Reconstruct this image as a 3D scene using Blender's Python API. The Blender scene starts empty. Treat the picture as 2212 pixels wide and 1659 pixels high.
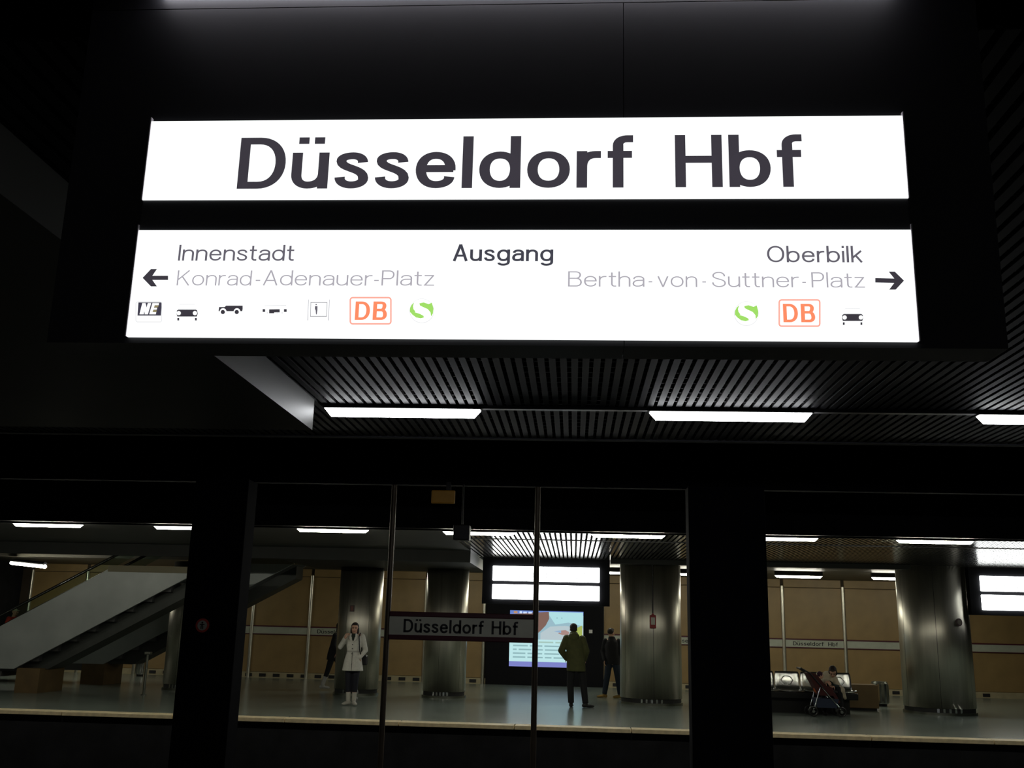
import bpy, bmesh, math, random
from mathutils import Vector, Matrix
random.seed(7)
SC = bpy.context.scene
COL = SC.collection

# ------------------------------------------------------------------ camera, world, exposure
W, H, F = 2212.0, 1659.0, 2170.0
PITCH, ROLL, YAW = math.radians(13.576), math.radians(1.407), math.radians(3.741)
CAM = Vector((0, 0, 1.65))
fw = Vector((-math.sin(YAW) * math.cos(PITCH), math.cos(YAW) * math.cos(PITCH), math.sin(PITCH)))
rt0 = Vector((math.cos(YAW), math.sin(YAW), 0))
up0 = rt0.cross(fw)
RT = rt0 * math.cos(ROLL) + up0 * math.sin(ROLL)
UP = up0 * math.cos(ROLL) - rt0 * math.sin(ROLL)
cd = bpy.data.cameras.new('camera')
cam = bpy.data.objects.new('camera', cd)
COL.objects.link(cam)
cd.sensor_fit = 'HORIZONTAL'
cd.sensor_width = 36.0
cd.lens = 36.0 * F / W
cd.clip_start = 0.05
cd.clip_end = 200
m3 = Matrix((RT, UP, -fw)).transposed()
cam.matrix_world = Matrix.Translation(CAM) @ m3.to_4x4()
SC.camera = cam

w = bpy.data.worlds.new('underground')
SC.world = w
w.use_nodes = True
w.node_tree.nodes['Background'].inputs[0].default_value = (0.6, 0.75, 0.8, 1)
w.node_tree.nodes['Background'].inputs[1].default_value = 0.0015
SC.view_settings.view_transform = 'Standard'
SC.view_settings.look = 'None'
SC.view_settings.gamma = 1.0
SC.view_settings.use_curve_mapping = False
SC.view_settings.exposure = 0.0
TUBE_FAR, TUBE_NEAR, TUBE_TOP, SIGN_NEAR, SIGN_FAR = 50.0, 17.0, 15.0, 1.2, 9.0


def ray(px, py):
    return RT * ((px - W / 2) / F) - UP * ((py - H / 2) / F) + fw


def at_y(px, py, Y):
    d = ray(px, py)
    return CAM + d * (Y / d.y)


def at_z(px, py, z):
    d = ray(px, py)
    return CAM + d * ((z - CAM.z) / d.z)


# ------------------------------------------------------------------ materials
MATS = {}


def mat(name, col, rough=0.6, metal=0.0, noise=0.0, nscale=6.0, bump=0.0, bscale=60.0, spec=0.5, stretch=None, trans=0.0):
    if name in MATS:
        return MATS[name]
    m = bpy.data.materials.new(name)
    m.use_nodes = True
    nt = m.node_tree
    b = nt.nodes['Principled BSDF']
    b.inputs['Base Color'].default_value = (*col, 1)
    b.inputs['Roughness'].default_value = rough
    b.inputs['Metallic'].default_value = metal
    b.inputs['Specular IOR Level'].default_value = spec
    tc = nt.nodes.new('ShaderNodeTexCoord')
    mp = nt.nodes.new('ShaderNodeMapping')
    nt.links.new(tc.outputs['Object'], mp.inputs[0])
    if stretch:
        mp.inputs['Scale'].default_value = stretch
    if noise > 0:
        n = nt.nodes.new('ShaderNodeTexNoise')
        n.inputs['Scale'].default_value = nscale
        n.inputs['Detail'].default_value = 6
        nt.links.new(mp.outputs[0], n.inputs['Vector'])
        r = nt.nodes.new('ShaderNodeMapRange')
        r.inputs[1].default_value = 0.3
        r.inputs[2].default_value = 0.7
        r.inputs[3].default_value = 1 - noise
        r.inputs[4].default_value = 1 + noise
        nt.links.new(n.outputs['Fac'], r.inputs[0])
        mx = nt.nodes.new('ShaderNodeMix')
        mx.data_type = 'RGBA'
        mx.blend_type = 'MULTIPLY'
        mx.inputs[0].default_value = 1.0
        mx.inputs[6].default_value = (*col, 1)
        cb = nt.nodes.new('ShaderNodeCombineColor')
        for i in range(3):
            nt.links.new(r.outputs[0], cb.inputs[i])
        nt.links.new(cb.outputs[0], mx.inputs[7])
        nt.links.new(mx.outputs[2], b.inputs['Base Color'])
    if bump > 0:
        n2 = nt.nodes.new('ShaderNodeTexNoise')
        n2.inputs['Scale'].default_value = bscale
        n2.inputs['Detail'].default_value = 3
        nt.links.new(mp.outputs[0], n2.inputs['Vector'])
        bp = nt.nodes.new('ShaderNodeBump')
        bp.inputs['Strength'].default_value = bump
        bp.inputs['Distance'].default_value = 0.01
        nt.links.new(n2.outputs['Fac'], bp.inputs['Height'])
        nt.links.new(bp.outputs[0], b.inputs['Normal'])
    MATS[name] = m
    return m


def glow(name, col, strength=1.0):
    """a surface that gives off light (lamp diffuser, backlit print, projected picture)"""
    if name in MATS:
        return MATS[name]
    m = bpy.data.materials.new(name)
    m.use_nodes = True
    nt = m.node_tree
    b = nt.nodes['Principled BSDF']
    b.inputs['Base Color'].default_value = (0.02, 0.02, 0.02, 1)
    b.inputs['Roughness'].default_value = 0.5
    b.inputs['Emission Color'].default_value = (*col, 1)
    b.inputs['Emission Strength'].default_value = strength
    MATS[name] = m
    return m


def glass(name, col=(0.8, 0.9, 0.85)):
    m = bpy.data.materials.new(name)
    m.use_nodes = True
    nt = m.node_tree
    nt.nodes.remove(nt.nodes['Principled BSDF'])
    out = nt.nodes['Material Output']
    t = nt.nodes.new('ShaderNodeBsdfTransparent')
    t.inputs[0].default_value = (*col, 1)
    g = nt.nodes.new('ShaderNodeBsdfGlossy')
    g.inputs['Roughness'].default_value = 0.03
    f = nt.nodes.new('ShaderNodeFresnel')
    f.inputs[0].default_value = 1.45
    mx = nt.nodes.new('ShaderNodeMixShader')
    nt.links.new(f.outputs[0], mx.inputs[0])
    nt.links.new(t.outputs[0], mx.inputs[1])
    nt.links.new(g.outputs[0], mx.inputs[2])
    nt.links.new(mx.outputs[0], out.inputs[0])
    MATS[name] = m
    return m


BLACKMETAL = mat('black_sheet_metal', (0.014, 0.014, 0.0165), 0.5, 0.0, 0.15, 5, spec=0.4)
CONCRETE_DARK = mat('dark_concrete', (0.016, 0.016, 0.019), 0.85, 0, 0.3, 3, bump=0.2, bscale=30, spec=0.2)  # very dark concrete with uneven tone
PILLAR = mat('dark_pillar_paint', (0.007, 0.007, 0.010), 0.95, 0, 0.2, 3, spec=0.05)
TERRAZZO = mat('grey_green_terrazzo', (0.20, 0.235, 0.205), 0.22, 0, 0.18, 1.4, bump=0.03, bscale=25)
NEARFLOOR = mat('dark_terrazzo', (0.10, 0.11, 0.10), 0.35, 0, 0.2, 2)
CREAM = mat('cream_edge_stone', (0.80, 0.66, 0.42), 0.6, 0, 0.15, 8)
CEILMETAL = mat('grey_metal_louvre', (0.13, 0.13, 0.127), 0.20, 1.0, 0.1, 4)
CEILDARK = mat('dark_metal_louvre', (0.015, 0.015, 0.0165), 0.6, 0.0, 0.1, 4, spec=0.09)
VOID = mat('black_ceiling_void', (0.012, 0.012, 0.013), 0.9, spec=0.1)
SOFFIT = mat('dark_grey_soffit', (0.045, 0.045, 0.042), 0.55, 0, 0.15, 2)
SOFFITFAR = mat('dark_sheet_bulkhead', (0.018, 0.020, 0.018), 0.6, 0.0, 0.15, 2, spec=0.25)
TAN = mat('tan_enamel_panel', (0.31, 0.205, 0.085), 0.42, 0, 0.12, 2.2, bump=0.04, bscale=3)
BANDWHITE = mat('off_white_enamel', (0.46, 0.49, 0.40), 0.4, 0, 0.08, 5)
BURGUNDY = mat('burgundy_enamel', (0.085, 0.012, 0.022), 0.45, 0, 0.1, 5)
INK = mat('black_enamel_lettering', (0.012, 0.012, 0.013), 0.5)
STEEL = mat('brushed_steel', (0.64, 0.61, 0.52), 0.40, 1.0, 0.12, 10, stretch=(1, 1, 0.06), bump=0.06, bscale=14)
STEELDARK = mat('dark_brushed_steel', (0.24, 0.25, 0.21), 0.38, 1.0, 0.15, 6)
CHROME = mat('polished_steel', (0.75, 0.76, 0.74), 0.13, 1.0, 0.05, 5)
POSTMETAL = mat('satin_aluminium', (0.62, 0.60, 0.50), 0.3, 0.9, 0.08, 6)
CLAD = mat('satin_grey_cladding', (0.40, 0.43, 0.42), 0.36, 0.15, 0.12, 1.5)
TRUSS = mat('dark_green_truss', (0.055, 0.06, 0.055), 0.5, 0.4, 0.2, 2)
BROWN = mat('brown_plinth', (0.135, 0.085, 0.032), 0.6, 0, 0.2, 3)
RUBBER = mat('black_rubber', (0.008, 0.008, 0.008), 0.35)
RED = mat('signal_red', (0.30, 0.02, 0.02), 0.45)
POLE = mat('brown_painted_pole', (0.10, 0.075, 0.05), 0.45, 0.3, 0.15, 6)
GLASS = glass('greenish_glass')

# ------------------------------------------------------------------ mesh helpers


class MB:
    def __init__(self):
        self.v, self.f, self.sm = [], [], []

    def add(self, vs, fs, smooth=False):
        o = len(self.v)
        self.v += [tuple(p) for p in vs]
        self.f += [tuple(i + o for i in f) for f in fs]
        self.sm += [smooth] * len(fs)
        return self

    def box(self, x0, x1, y0, y1, z0, z1, M=None):
        vs = [Vector((x, y, z)) for x in (x0, x1) for y in (y0, y1) for z in (z0, z1)]
        if M is not None:
            vs = [M @ v for v in vs]
        return self.add(vs, [(0, 1, 3, 2), (4, 6, 7, 5), (0, 4, 5, 1), (2, 3, 7, 6), (0, 2, 6, 4), (1, 5, 7, 3)])

    def rbox(self, x0, x1, y0, y1, z0, z1, r=0.02, seg=2):
        bm = bmesh.new()
        bmesh.ops.create_cube(bm, size=1.0)
        for v in bm.verts:
            v.co = Vector((x0 + (v.co.x + .5) * (x1 - x0), y0 + (v.co.y + .5) * (y1 - y0), z0 + (v.co.z + .5) * (z1 - z0)))
        bmesh.ops.bevel(bm, geom=bm.edges[:], offset=r, segments=seg, profile=0.5, affect='EDGES')
        bm.verts.index_update()
        self.add([v.co for v in bm.verts], [[v.index for v in f.verts] for f in bm.faces])
        bm.free()
        return self

    def cyl(self, p0, p1, r0, r1=None, n=16, caps=True):
        p0, p1 = Vector(p0), Vector(p1)
        r1 = r0 if r1 is None else r1
        d = (p1 - p0).normalized()
        a = d.orthogonal().normalized()
        b = d.cross(a)
        vs = []
        for p, r in ((p0, r0), (p1, r1)):
            for i in range(n):
                t = 2 * math.pi * i / n
                vs.append(p + (a * math.cos(t) + b * math.sin(t)) * r)
        self.add(vs, [(i, (i + 1) % n, n + (i + 1) % n, n + i) for i in range(n)], True)
        if caps:
            self.add(vs[:n][::-1], [tuple(range(n))])
            self.add(vs[n:], [tuple(range(n))])
        return self

    def tube(self, pts, r, n=10):
        for a, b in zip(pts, pts[1:]):
            self.cyl(a, b, r, r, n)
        for p in pts[1:-1]:
            self.ball(p, (r, r, r), 8, 6)
        return self

    def ball(self, c, rad, nu=16, nv=10, M=None):
        c = Vector(c)
        vs = [Vector((0, 0, rad[2]))]
        for j in range(1, nv):
            p = math.pi * j / nv
            for i in range(nu):
                t = 2 * math.pi * i / nu
                vs.append(Vector((rad[0] * math.sin(p) * math.cos(t), rad[1] * math.sin(p) * math.sin(t), rad[2] * math.cos(p))))
        vs.append(Vector((0, 0, -rad[2])))
        fs = [(0, 1 + i, 1 + (i + 1) % nu) for i in range(nu)]
        for j in range(nv - 2):
            for i in range(nu):
                a, b = 1 + j * nu + i, 1 + j * nu + (i + 1) % nu
                fs.append((a, a + nu, b + nu, b))
        L = len(vs) - 1
        fs += [(L, 1 + (nv - 2) * nu + (i + 1) % nu, 1 + (nv - 2) * nu + i) for i in range(nu)]
        if M is not None:
            vs = [M @ v for v in vs]
        return self.add([v + c for v in vs], fs, True)

    def cap(self, p0, r0, p1, r1, n=12):
        self.cyl(p0, p1, r0, r1, n, True)
        self.ball(p0, (r0, r0, r0), n, 8)
        self.ball(p1, (r1, r1, r1), n, 8)
        return self

    def loft(self, rings, n=24):
        """rings: (center, rx, ry[, squareness]) horizontal ellipses from bottom to top"""
        vs = []
        for ring in rings:
            c, rx, ry = Vector(ring[0]), ring[1], ring[2]
            for i in range(n):
                t = 2 * math.pi * i / n
                vs.append(c + Vector((rx * math.copysign(abs(math.cos(t)) ** .85, math.cos(t)), ry * math.copysign(abs(math.sin(t)) ** .85, math.sin(t)), 0)))
        k = len(rings)
        fs = []
        for j in range(k - 1):
            for i in range(n):
                fs.append((j * n + i, j * n + (i + 1) % n, (j + 1) * n + (i + 1) % n, (j + 1) * n + i))
        self.add(vs, fs, True)
        self.add(vs[:n][::-1], [tuple(range(n))])
        self.add(vs[-n:], [tuple(range(n))])
        return self

    def prism_xz(self, poly, y0, y1):
        """polygon in the XZ plane extruded along Y"""
        n = len(poly)
        vs = [(x, y0, z) for x, z in poly] + [(x, y1, z) for x, z in poly]
        fs = [(i, (i + 1) % n, n + (i + 1) % n, n + i) for i in range(n)]
        fs += [tuple(range(n))[::-1], tuple(range(n, 2 * n))]
        return self.add(vs, fs)

    def mesh(self, name, m):
        me = bpy.data.meshes.new(name)
        me.from_pydata(self.v, [], self.f)
        me.polygons.foreach_set('use_smooth', self.sm)
        if m:
            me.materials.append(m)
        me.update()
        bm = bmesh.new()
        bm.from_mesh(me)
        bmesh.ops.recalc_face_normals(bm, faces=bm.faces[:])
        bm.to_mesh(me)
        bm.free()
        return me

    def build(self, name, m, parent=None, **tags):
        o = bpy.data.objects.new(name, self.mesh(name, m))
        COL.objects.link(o)
        if parent is not None:
            o.parent = parent
            o.matrix_parent_inverse = Matrix.Translation(-world_loc(parent)) if parent.type == 'EMPTY' else Matrix()
            if parent.type != 'EMPTY' and parent.parent is not None:
                o.matrix_parent_inverse = Matrix()
        for k, v in tags.items():
            o[k] = v
        return o


def world_loc(o):
    return o.location.copy() if o.parent is None else Vector((0, 0, 0))


def thing(name, loc, label, category, group=None):
    """Empty at the base of a thing; parts are given in world coordinates"""
    o = bpy.data.objects.new(name, None)
    o.empty_display_size = 0.2
    COL.objects.link(o)
    o.location = loc
    o['label'] = label
    o['category'] = category
    if group:
        o['group'] = group
    return o


def shared(name, me, loc, parent, m=None):
    """one more object on shared mesh data, placed at loc"""
    o = bpy.data.objects.new(name, me)
    COL.objects.link(o)
    o.parent = parent
    if parent.type == 'EMPTY':
        o.matrix_parent_inverse = Matrix.Translation(-world_loc(parent))
    o.location = loc
    return o


def solid(mb, voxel, smooth=4):
    """melt overlapping closed pieces into one continuous skin"""
    me = mb.mesh('tmp', None)
    o = bpy.data.objects.new('tmp', me)
    COL.objects.link(o)
    r = o.modifiers.new('r', 'REMESH')
    r.mode = 'VOXEL'
    r.voxel_size = voxel
    s = o.modifiers.new('s', 'SMOOTH')
    s.factor = 0.5
    s.iterations = smooth
    bpy.context.view_layer.update()
    dg = bpy.context.evaluated_depsgraph_get()
    out = bpy.data.meshes.new_from_object(o.evaluated_get(dg))
    bpy.data.objects.remove(o)
    bpy.data.meshes.remove(me)
    out.materials.clear()
    out.polygons.foreach_set('use_smooth', [True] * len(out.polygons))
    return out


# ------------------------------------------------------------------ lettering: a plain grotesque drawn from strokes
XH = 0.70


def _flat(cmds):
    pts, cur = [], None
    for c in cmds:
        k = c[0]
        if k == 'M':
            cur = (c[1], c[2])
            pts = [cur]
        elif k == 'L':
            cur = (c[1], c[2])
            pts.append(cur)
        else:
            x0, y0 = cur
            if k == 'h':
                x1, y1 = c[1], c[2]
                a, b = (x0 + .6 * (x1 - x0), y0), (x1, y1 - .6 * (y1 - y0))
            elif k == 'v':
                x1, y1 = c[1], c[2]
                a, b = (x0, y0 + .6 * (y1 - y0)), (x1 - .6 * (x1 - x0), y1)
            else:
                a, b, (x1, y1) = (c[1], c[2]), (c[3], c[4]), (c[5], c[6])
            for i in range(1, 11):
                t = i / 10
                u = 1 - t
                pts.append((u**3 * x0 + 3 * u * u * t * a[0] + 3 * u * t * t * b[0] + t**3 * x1,
                            u**3 * y0 + 3 * u * u * t * a[1] + 3 * u * t * t * b[1] + t**3 * y1))
            cur = (x1, y1)
    return pts


def glyph(ch, h, k):
    """-> width, centre-line strokes; h / k = half thickness of uprights / horizontals; cap height 1"""
    S = []

    def p(*c):
        S.append(_flat(c))
    M = lambda x, y: ('M', x, y)
    L = lambda x, y: ('L', x, y)
    hh = lambda x, y: ('h', x, y)
    vv = lambda x, y: ('v', x, y)
    t = XH - k
    if ch == ' ':
        return .34, S
    if ch == '-':
        p(M(0, .34), L(.26, .34))
        return .26, S
    if ch == 'o':
        w_ = .74
        p(M(h, XH / 2), vv(w_ / 2, t), hh(w_ - h, XH / 2), vv(w_ / 2, k), hh(h, XH / 2))
    elif ch == 'O':
        w_ = .95
        p(M(h, .5), vv(w_ / 2, 1 - k), hh(w_ - h, .5), vv(w_ / 2, k), hh(h, .5))
    elif ch == 'D':
        w_ = .84
        p(M(h, 0), L(h, 1))
        p(M(h, 1 - k), L(.36, 1 - k), hh(w_ - h, .5), vv(.36, k), L(h, k))
    elif ch == 'B':
        w_ = .76
        p(M(h, 0), L(h, 1))
        p(M(h, 1 - k), L(.42, 1 - k), hh(w_ - h - .05, .77), vv(.42, .54), L(h, .54))
        p(M(.38, .54), L(.44, .54), hh(w_ - h, .28), vv(.44, k), L(h, k))
    elif ch == 'P':
        w_ = .70
        p(M(h, 0), L(h, 1))
        p(M(h, 1 - k), L(.40, 1 - k), hh(w_ - h, .72), vv(.40, .45), L(h, .45))
    elif ch == 'S':
        w_ = .76
        p(M(w_ - h - .03, .70), vv(.38, 1 - k), hh(h + .02, .74), ('C', h + .02, .50, w_ - h, .56, w_ - h, .27), vv(.38, k), hh(h, .31))
    elif ch == 's':
        w_ = .60
        p(M(w_ - h - .02, .50), vv(.31, t), hh(h + .015, .535), ('C', h + .015, .37, w_ - h, .40, w_ - h, .195), vv(.30, k), hh(h, .22))
    elif ch in 'uü':
        w_ = .66
        p(M(h, XH), L(h, .27), vv(.30, k), hh(w_ - h, .30))
        p(M(w_ - h, XH), L(w_ - h, 0))
        if ch == 'ü':
            for x in (.19, .47):
                p(M(x, .87), L(x, 1.0))
    elif ch == 'e':
        w_ = .70
        p(M(h, .375), L(w_ - h * .4, .375))
        p(M(w_ - h, .34), L(w_ - h, .38), vv(w_ / 2, t), hh(h, .36), vv(w_ / 2 + .01, k), hh(w_ - h - .015, .22))
    elif ch == 'l' or ch == 'I':
        w_ = 2 * h
        p(M(h, 0), L(h, 1))
    elif ch == 'i':
        w_ = 2 * h
        p(M(h, 0), L(h, XH))
        p(M(h, .86), L(h, 1))
    elif ch in 'dgb':
        w_ = .72
        x = w_ - h
        if ch == 'b':
            p(M(h, .36), vv(w_ - .36, t), hh(w_ - h, .36), vv(w_ - .36, k), hh(h, .36))
            p(M(h, 0), L(h, 1))
        else:
            p(M(x, .36), vv(.36, t), hh(h, .36), vv(.36, k), hh(x, .36))
            if ch == 'd':
                p(M(x, 0), L(x, 1))
            else:
                p(M(x, XH), L(x, -.04), vv(.35, -.27 + k), hh(h + .03, -.09))
    elif ch in 'nh':
        w_ = .66
        p(M(h, 0), L(h, XH if ch == 'n' else 1))
        p(M(h, .40), vv(.36, t), hh(w_ - h, .45), L(w_ - h, 0))
    elif ch == 'r':
        w_ = .42
        p(M(h, 0), L(h, XH))
        p(M(h, .40), vv(.33, t), L(.42, t))
    elif ch == 'f':
        w_ = .44
        p(M(.18, 0), L(.18, .80), vv(.34, 1 - k), L(.44, 1 - k))
        p(M(0, t), L(.42, t))
    elif ch == 't':
        w_ = .42
        p(M(.18, .93), L(.18, .20), vv(.31, k), L(.42, k))
        p(M(0, t), L(.41, t))
    elif ch == 'a':
        w_ = .65
        p(M(h + .03, .50), vv(.33, t), hh(w_ - h, .49), L(w_ - h, 0))
        p(M(w_ - h, .42), L(.34, .415), hh(h, .20), vv(.27, k), hh(w_ - h, .27))
    elif ch == 'k':
        w_ = .64
        p(M(h, 0), L(h, 1))
        p(M(h, .26), L(.56, XH))
        p(M(.24, .43), L(.57, 0))
    elif ch == 'K':
        w_ = .82
        p(M(h, 0), L(h, 1))
        p(M(h, .36), L(.72, 1))
        p(M(.30, .60), L(.75, 0))
    elif ch == 'A':
        w_ = .84
        p(M(h, 0), L(.42, 1))
        p(M(w_ - h, 0), L(.42, 1))
        p(M(.2, .33), L(.64, .33))
    elif ch == 'v':
        w_ = .64
        p(M(h, XH), L(.32, 0))
        p(M(w_ - h, XH), L(.32, 0))
    elif ch == 'z':
        w_ = .56
        p(M(.02, t), L(w_ - .02, t))
        p(M(0, k), L(w_, k))
        p(M(w_ - h * 1.3, t), L(h * 1.3, k))
    elif ch == 'H':
        w_ = .82
        p(M(h, 0), L(h, 1))
        p(M(w_ - h, 0), L(w_ - h, 1))
        p(M(h, .53), L(w_ - h, .53))
    elif ch == 'N':
        w_ = .84
        p(M(h, 0), L(h, 1))
        p(M(w_ - h, 0), L(w_ - h, 1))
        p(M(h, 1 - h), L(w_ - h, h))
    elif ch == 'E':
        w_ = .66
        p(M(h, 0), L(h, 1))
        for y in (k, .5, 1 - k):
            p(M(h, y), L(w_, y))
    else:
        w_ = .3
    return w_, S


def word_mesh(text, weight=.085, thin=.066, space=.115):
    """flat strips in (u, v): returns verts2d, faces, width"""
    V, Fc, x = [], [], 0.0
    for i, ch in enumerate(text):
        wd, strokes = glyph(ch, weight, thin)
        for st in strokes:
            n = len(st)
            closed = n > 3 and math.dist(st[0], st[-1]) < 1e-6
            o = len(V)
            for j, (a, b) in enumerate(st):
                if closed and j in (0, n - 1):
                    pa, pb = st[n - 2], st[1]
                else:
                    pa, pb = st[max(j - 1, 0)], st[min(j + 1, n - 1)]
                tx, ty = pb[0] - pa[0], pb[1] - pa[1]
                l_ = math.hypot(tx, ty) or 1
                tx, ty = tx / l_, ty / l_
                q = thin + (weight - thin) * ty * ty
                V += [(x + a - ty * q, b + tx * q), (x + a + ty * q, b - tx * q)]
            for j in range(n - 1):
                Fc.append((o + 2 * j, o + 2 * j + 1, o + 2 * j + 3, o + 2 * j + 2))
        x += wd + (space if i < len(text) - 1 else 0)
    return V, Fc, x


def word(text, x0, x1, zb, zt, y, m, parent, weight=.085, thin=.066, space=.115, name='lettering', shear=0.0):
    V, Fc, wd = word_mesh(text, weight, thin, space)
    sx, sz = (x1 - x0) / wd, zt - zb
    mb = MB()
    mb.add([(x0 + u * sx + shear * v * sz, y, zb + v * sz) for u, v in V], Fc)
    return mb.build(name, m, parent)


# ------------------------------------------------------------------ the setting
ZC, ZR = 3.40, 3.20
EDGE_N, EDGE_F, WALL_Y = 9.3, 18.08, 30.6
XL, XR = -17.0, 15.0


def struct(mb, name, m, label=None, parent=None):
    o = mb.build(name, m, parent)
    if parent is None:
        o['kind'] = 'structure'
        if label:
            o['label'] = label
    return o


struct(MB().box(XL, XR, -4, EDGE_N, -1.1, 0), 'floor', NEARFLOOR, 'dark stone floor of the near platform')
struct(MB().box(XL, XR, EDGE_F + .33, WALL_Y, -1.1, 0), 'floor.001', TERRAZZO, 'polished grey green floor of the far platform')
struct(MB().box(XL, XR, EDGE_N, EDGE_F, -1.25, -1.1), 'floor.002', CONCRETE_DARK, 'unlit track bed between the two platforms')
# cream edge stones of the far platform, one after another
edge = struct(MB().box(XL, XR, EDGE_F + .05, EDGE_F + .33, -1.1, -.065), 'trim_1', CONCRETE_DARK, 'cream stone edge of the far platform above a dark face')
me = MB().rbox(-.992, .992, 0, .33, -.065, .004, .006, 1).mesh('edge_stone', CREAM)
for i in range(16):
    shared('edge_stone', me, (XL + 1 + 2 * i, EDGE_F, 0), edge)

# far wall: tan panels between posts, name band, plinth with vents
wall = struct(MB().box(XL, XR, WALL_Y, WALL_Y + .2, 0, 3.5), 'wall_far', mat('wall_backing', (.05, .035, .02), .8), 'tan panelled wall behind the far platform')
P0, PD = -9.65, 1.75
lower = MB().rbox(-.83, .83, -.05, .0, .17, 1.25, .008, 1).mesh('panel', TAN)
upper = MB().rbox(-.83, .83, -.05, .0, 1.51, 2.96, .008, 1).mesh('panel', TAN)
topm = MB().rbox(-.83, .83, -.05, .0, 2.975, 3.2, .008, 1).mesh('panel', TAN)
postm = MB()
postm.cyl((0, -.06, 0), (0, -.06, 3.0), .055, .055, 14)
postm.ball((0, -.06, 3.0), (.055, .055, .03), 14, 6)
postm = postm.mesh('post', POSTMETAL)
bandm = MB().box(-.875, .875, -.075, 0, 1.275, 1.475).mesh('name_band', BANDWHITE)
linem = MB().box(-.875, .875, -.09, 0, 1.475, 1.51).box(-.875, .875, -.09, 0, 1.25, 1.275).mesh('band_edge', BURGUNDY)
for k in range(-4, 14):
    x = P0 + PD * k
    c = x + PD / 2
    if k in (4, 5):
        continue
    for mm in (lower, upper, topm):
        shared('panel', mm, (c, WALL_Y, 0), wall)
    b = shared('name_band', bandm, (c, WALL_Y, 0), wall)
    e = shared('band_edge', linem, (c, WALL_Y, 0), wall)
    if k % 2:
        word('Düsseldorf  Hbf', c - .62, c + .66, 1.32, 1.43, WALL_Y - .079, INK, wall, .085, .07)
for k in range(-4, 15):
    if k != 5:
        shared('post', postm, (P0 + PD * k, WALL_Y, 0), wall)
base = struct(MB().box(XL, XR, WALL_Y - .055, WALL_Y, 0, .165), 'baseboard_far', mat('pale_plinth', (.42, .36, .22), .6, 0, .1, 5), 'pale plinth with dark vents along the far wall')
slot = MB().rbox(-.1, .1, -.075, 0, .035, .125, .006, 1).mesh('vent', mat('vent_black', (.01, .01, .012), .5))
for i in range(60):
    x = -13.0 + .4185 * i + .02
    if not (-2.75 < x < 1.0) and x < 14.5:
        shared('vent', slot, (x, WALL_Y, 0), base)

# ceilings: louvre strips with a black void above


def louvre(name, x0, x1, y0, y1, z, m, label, pitch=.085, wid=.05, cross=.17, tall=.06):
    c = struct(MB().box(x0, x1, y0, y1, z + .13, z + .2), name, VOID, label)
    s = MB()
    x = x0
    while x < x1 - wid:
        s.box(x, x + wid, y0, y1, z, z + tall)
        x += pitch
    o = s.build('louvre_strip', m, c)
    o['kind'] = 'stuff'
    if cross:
        s = MB()
        y = y0
        while y < y1:
            s.box(x0, x1, y, y + .016, z + .015, z + .06)
            y += cross
        o = s.build('cross_bar', m, c)
        o['kind'] = 'stuff'
    return c


louvre('ceiling', -9.0, 8.0, 2.72, 9.42, ZC, CEILDARK, 'dark open louvre ceiling above the near platform', .076, .046, .15)
struct(MB().box(-9, 8, -4, 2.43, ZC, ZC + .2), 'ceiling.001', mat('grey_ceiling_sheet', (.16, .15, .16), .5, 0, .05, 3), 'plain sheet ceiling in front of the big sign')
louvre('ceiling.002', -2.2, 14.0, 16.6, 23.45, ZR, CEILMETAL, 'shiny ribbed metal ceiling above the far platform', .09, .052, 0, .012)
struct(MB().box(XL, -2.2, 16.6, 21.5, ZR, ZR + .2), 'ceiling.003', SOFFIT, 'dark flat ceiling in front of the escalator bulkhead')
struct(MB().box(-6.4, XR, 23.45, WALL_Y, ZR, ZR + .4).box(XL, -6.4, 27.0, WALL_Y, ZR, ZR + .4), 'ceiling.004', mat('rear_ceiling_sheet', (.07, .065, .05), .5, .0, .1, 3, spec=.3), 'dark flat ceiling along the far wall')
struct(MB().box(XL, -6.4, 21.5, 27.0, 4.3, 4.5), 'ceiling.006', CONCRETE_DARK, 'dark ceiling above the escalator well')
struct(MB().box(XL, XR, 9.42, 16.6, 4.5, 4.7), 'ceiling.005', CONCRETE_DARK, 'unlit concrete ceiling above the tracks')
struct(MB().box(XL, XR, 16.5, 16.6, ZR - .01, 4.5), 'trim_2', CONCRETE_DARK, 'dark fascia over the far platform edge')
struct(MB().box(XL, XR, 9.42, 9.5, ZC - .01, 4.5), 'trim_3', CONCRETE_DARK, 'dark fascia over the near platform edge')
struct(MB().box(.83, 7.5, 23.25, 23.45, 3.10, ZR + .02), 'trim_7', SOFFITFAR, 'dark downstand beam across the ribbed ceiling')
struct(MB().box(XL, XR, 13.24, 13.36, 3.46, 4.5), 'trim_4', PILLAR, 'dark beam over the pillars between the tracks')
p = at_z(1180, 1166, ZR)
struct(MB().box(-2.2, 13.9, p.y - .02, p.y + .02, ZR - .012, ZR), 'trim_8', BLACKMETAL, 'thin dark joint across the ribbed ceiling')
# dropped bulkheads around the escalator wells, near and far
struct(MB().box(-9.0, -2.115, 3.0, 7.84, 3.15, ZC + .02), 'trim_5', mat('grey_bulkhead_sheet', (.065, .065, .06), .5, .0, .1, 2, spec=.25), 'dropped grey bulkhead on the left of the near ceiling')
far_bulk = MB().box(XL, -2.2, 21.5, 21.6, 2.95, 4.3).box(-6.4, -2.2, 21.6, 25.3, 2.95, ZR)
struct(far_bulk, 'trim_6', SOFFITFAR, 'dropped bulkhead above the escalators of the far platform')
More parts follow.
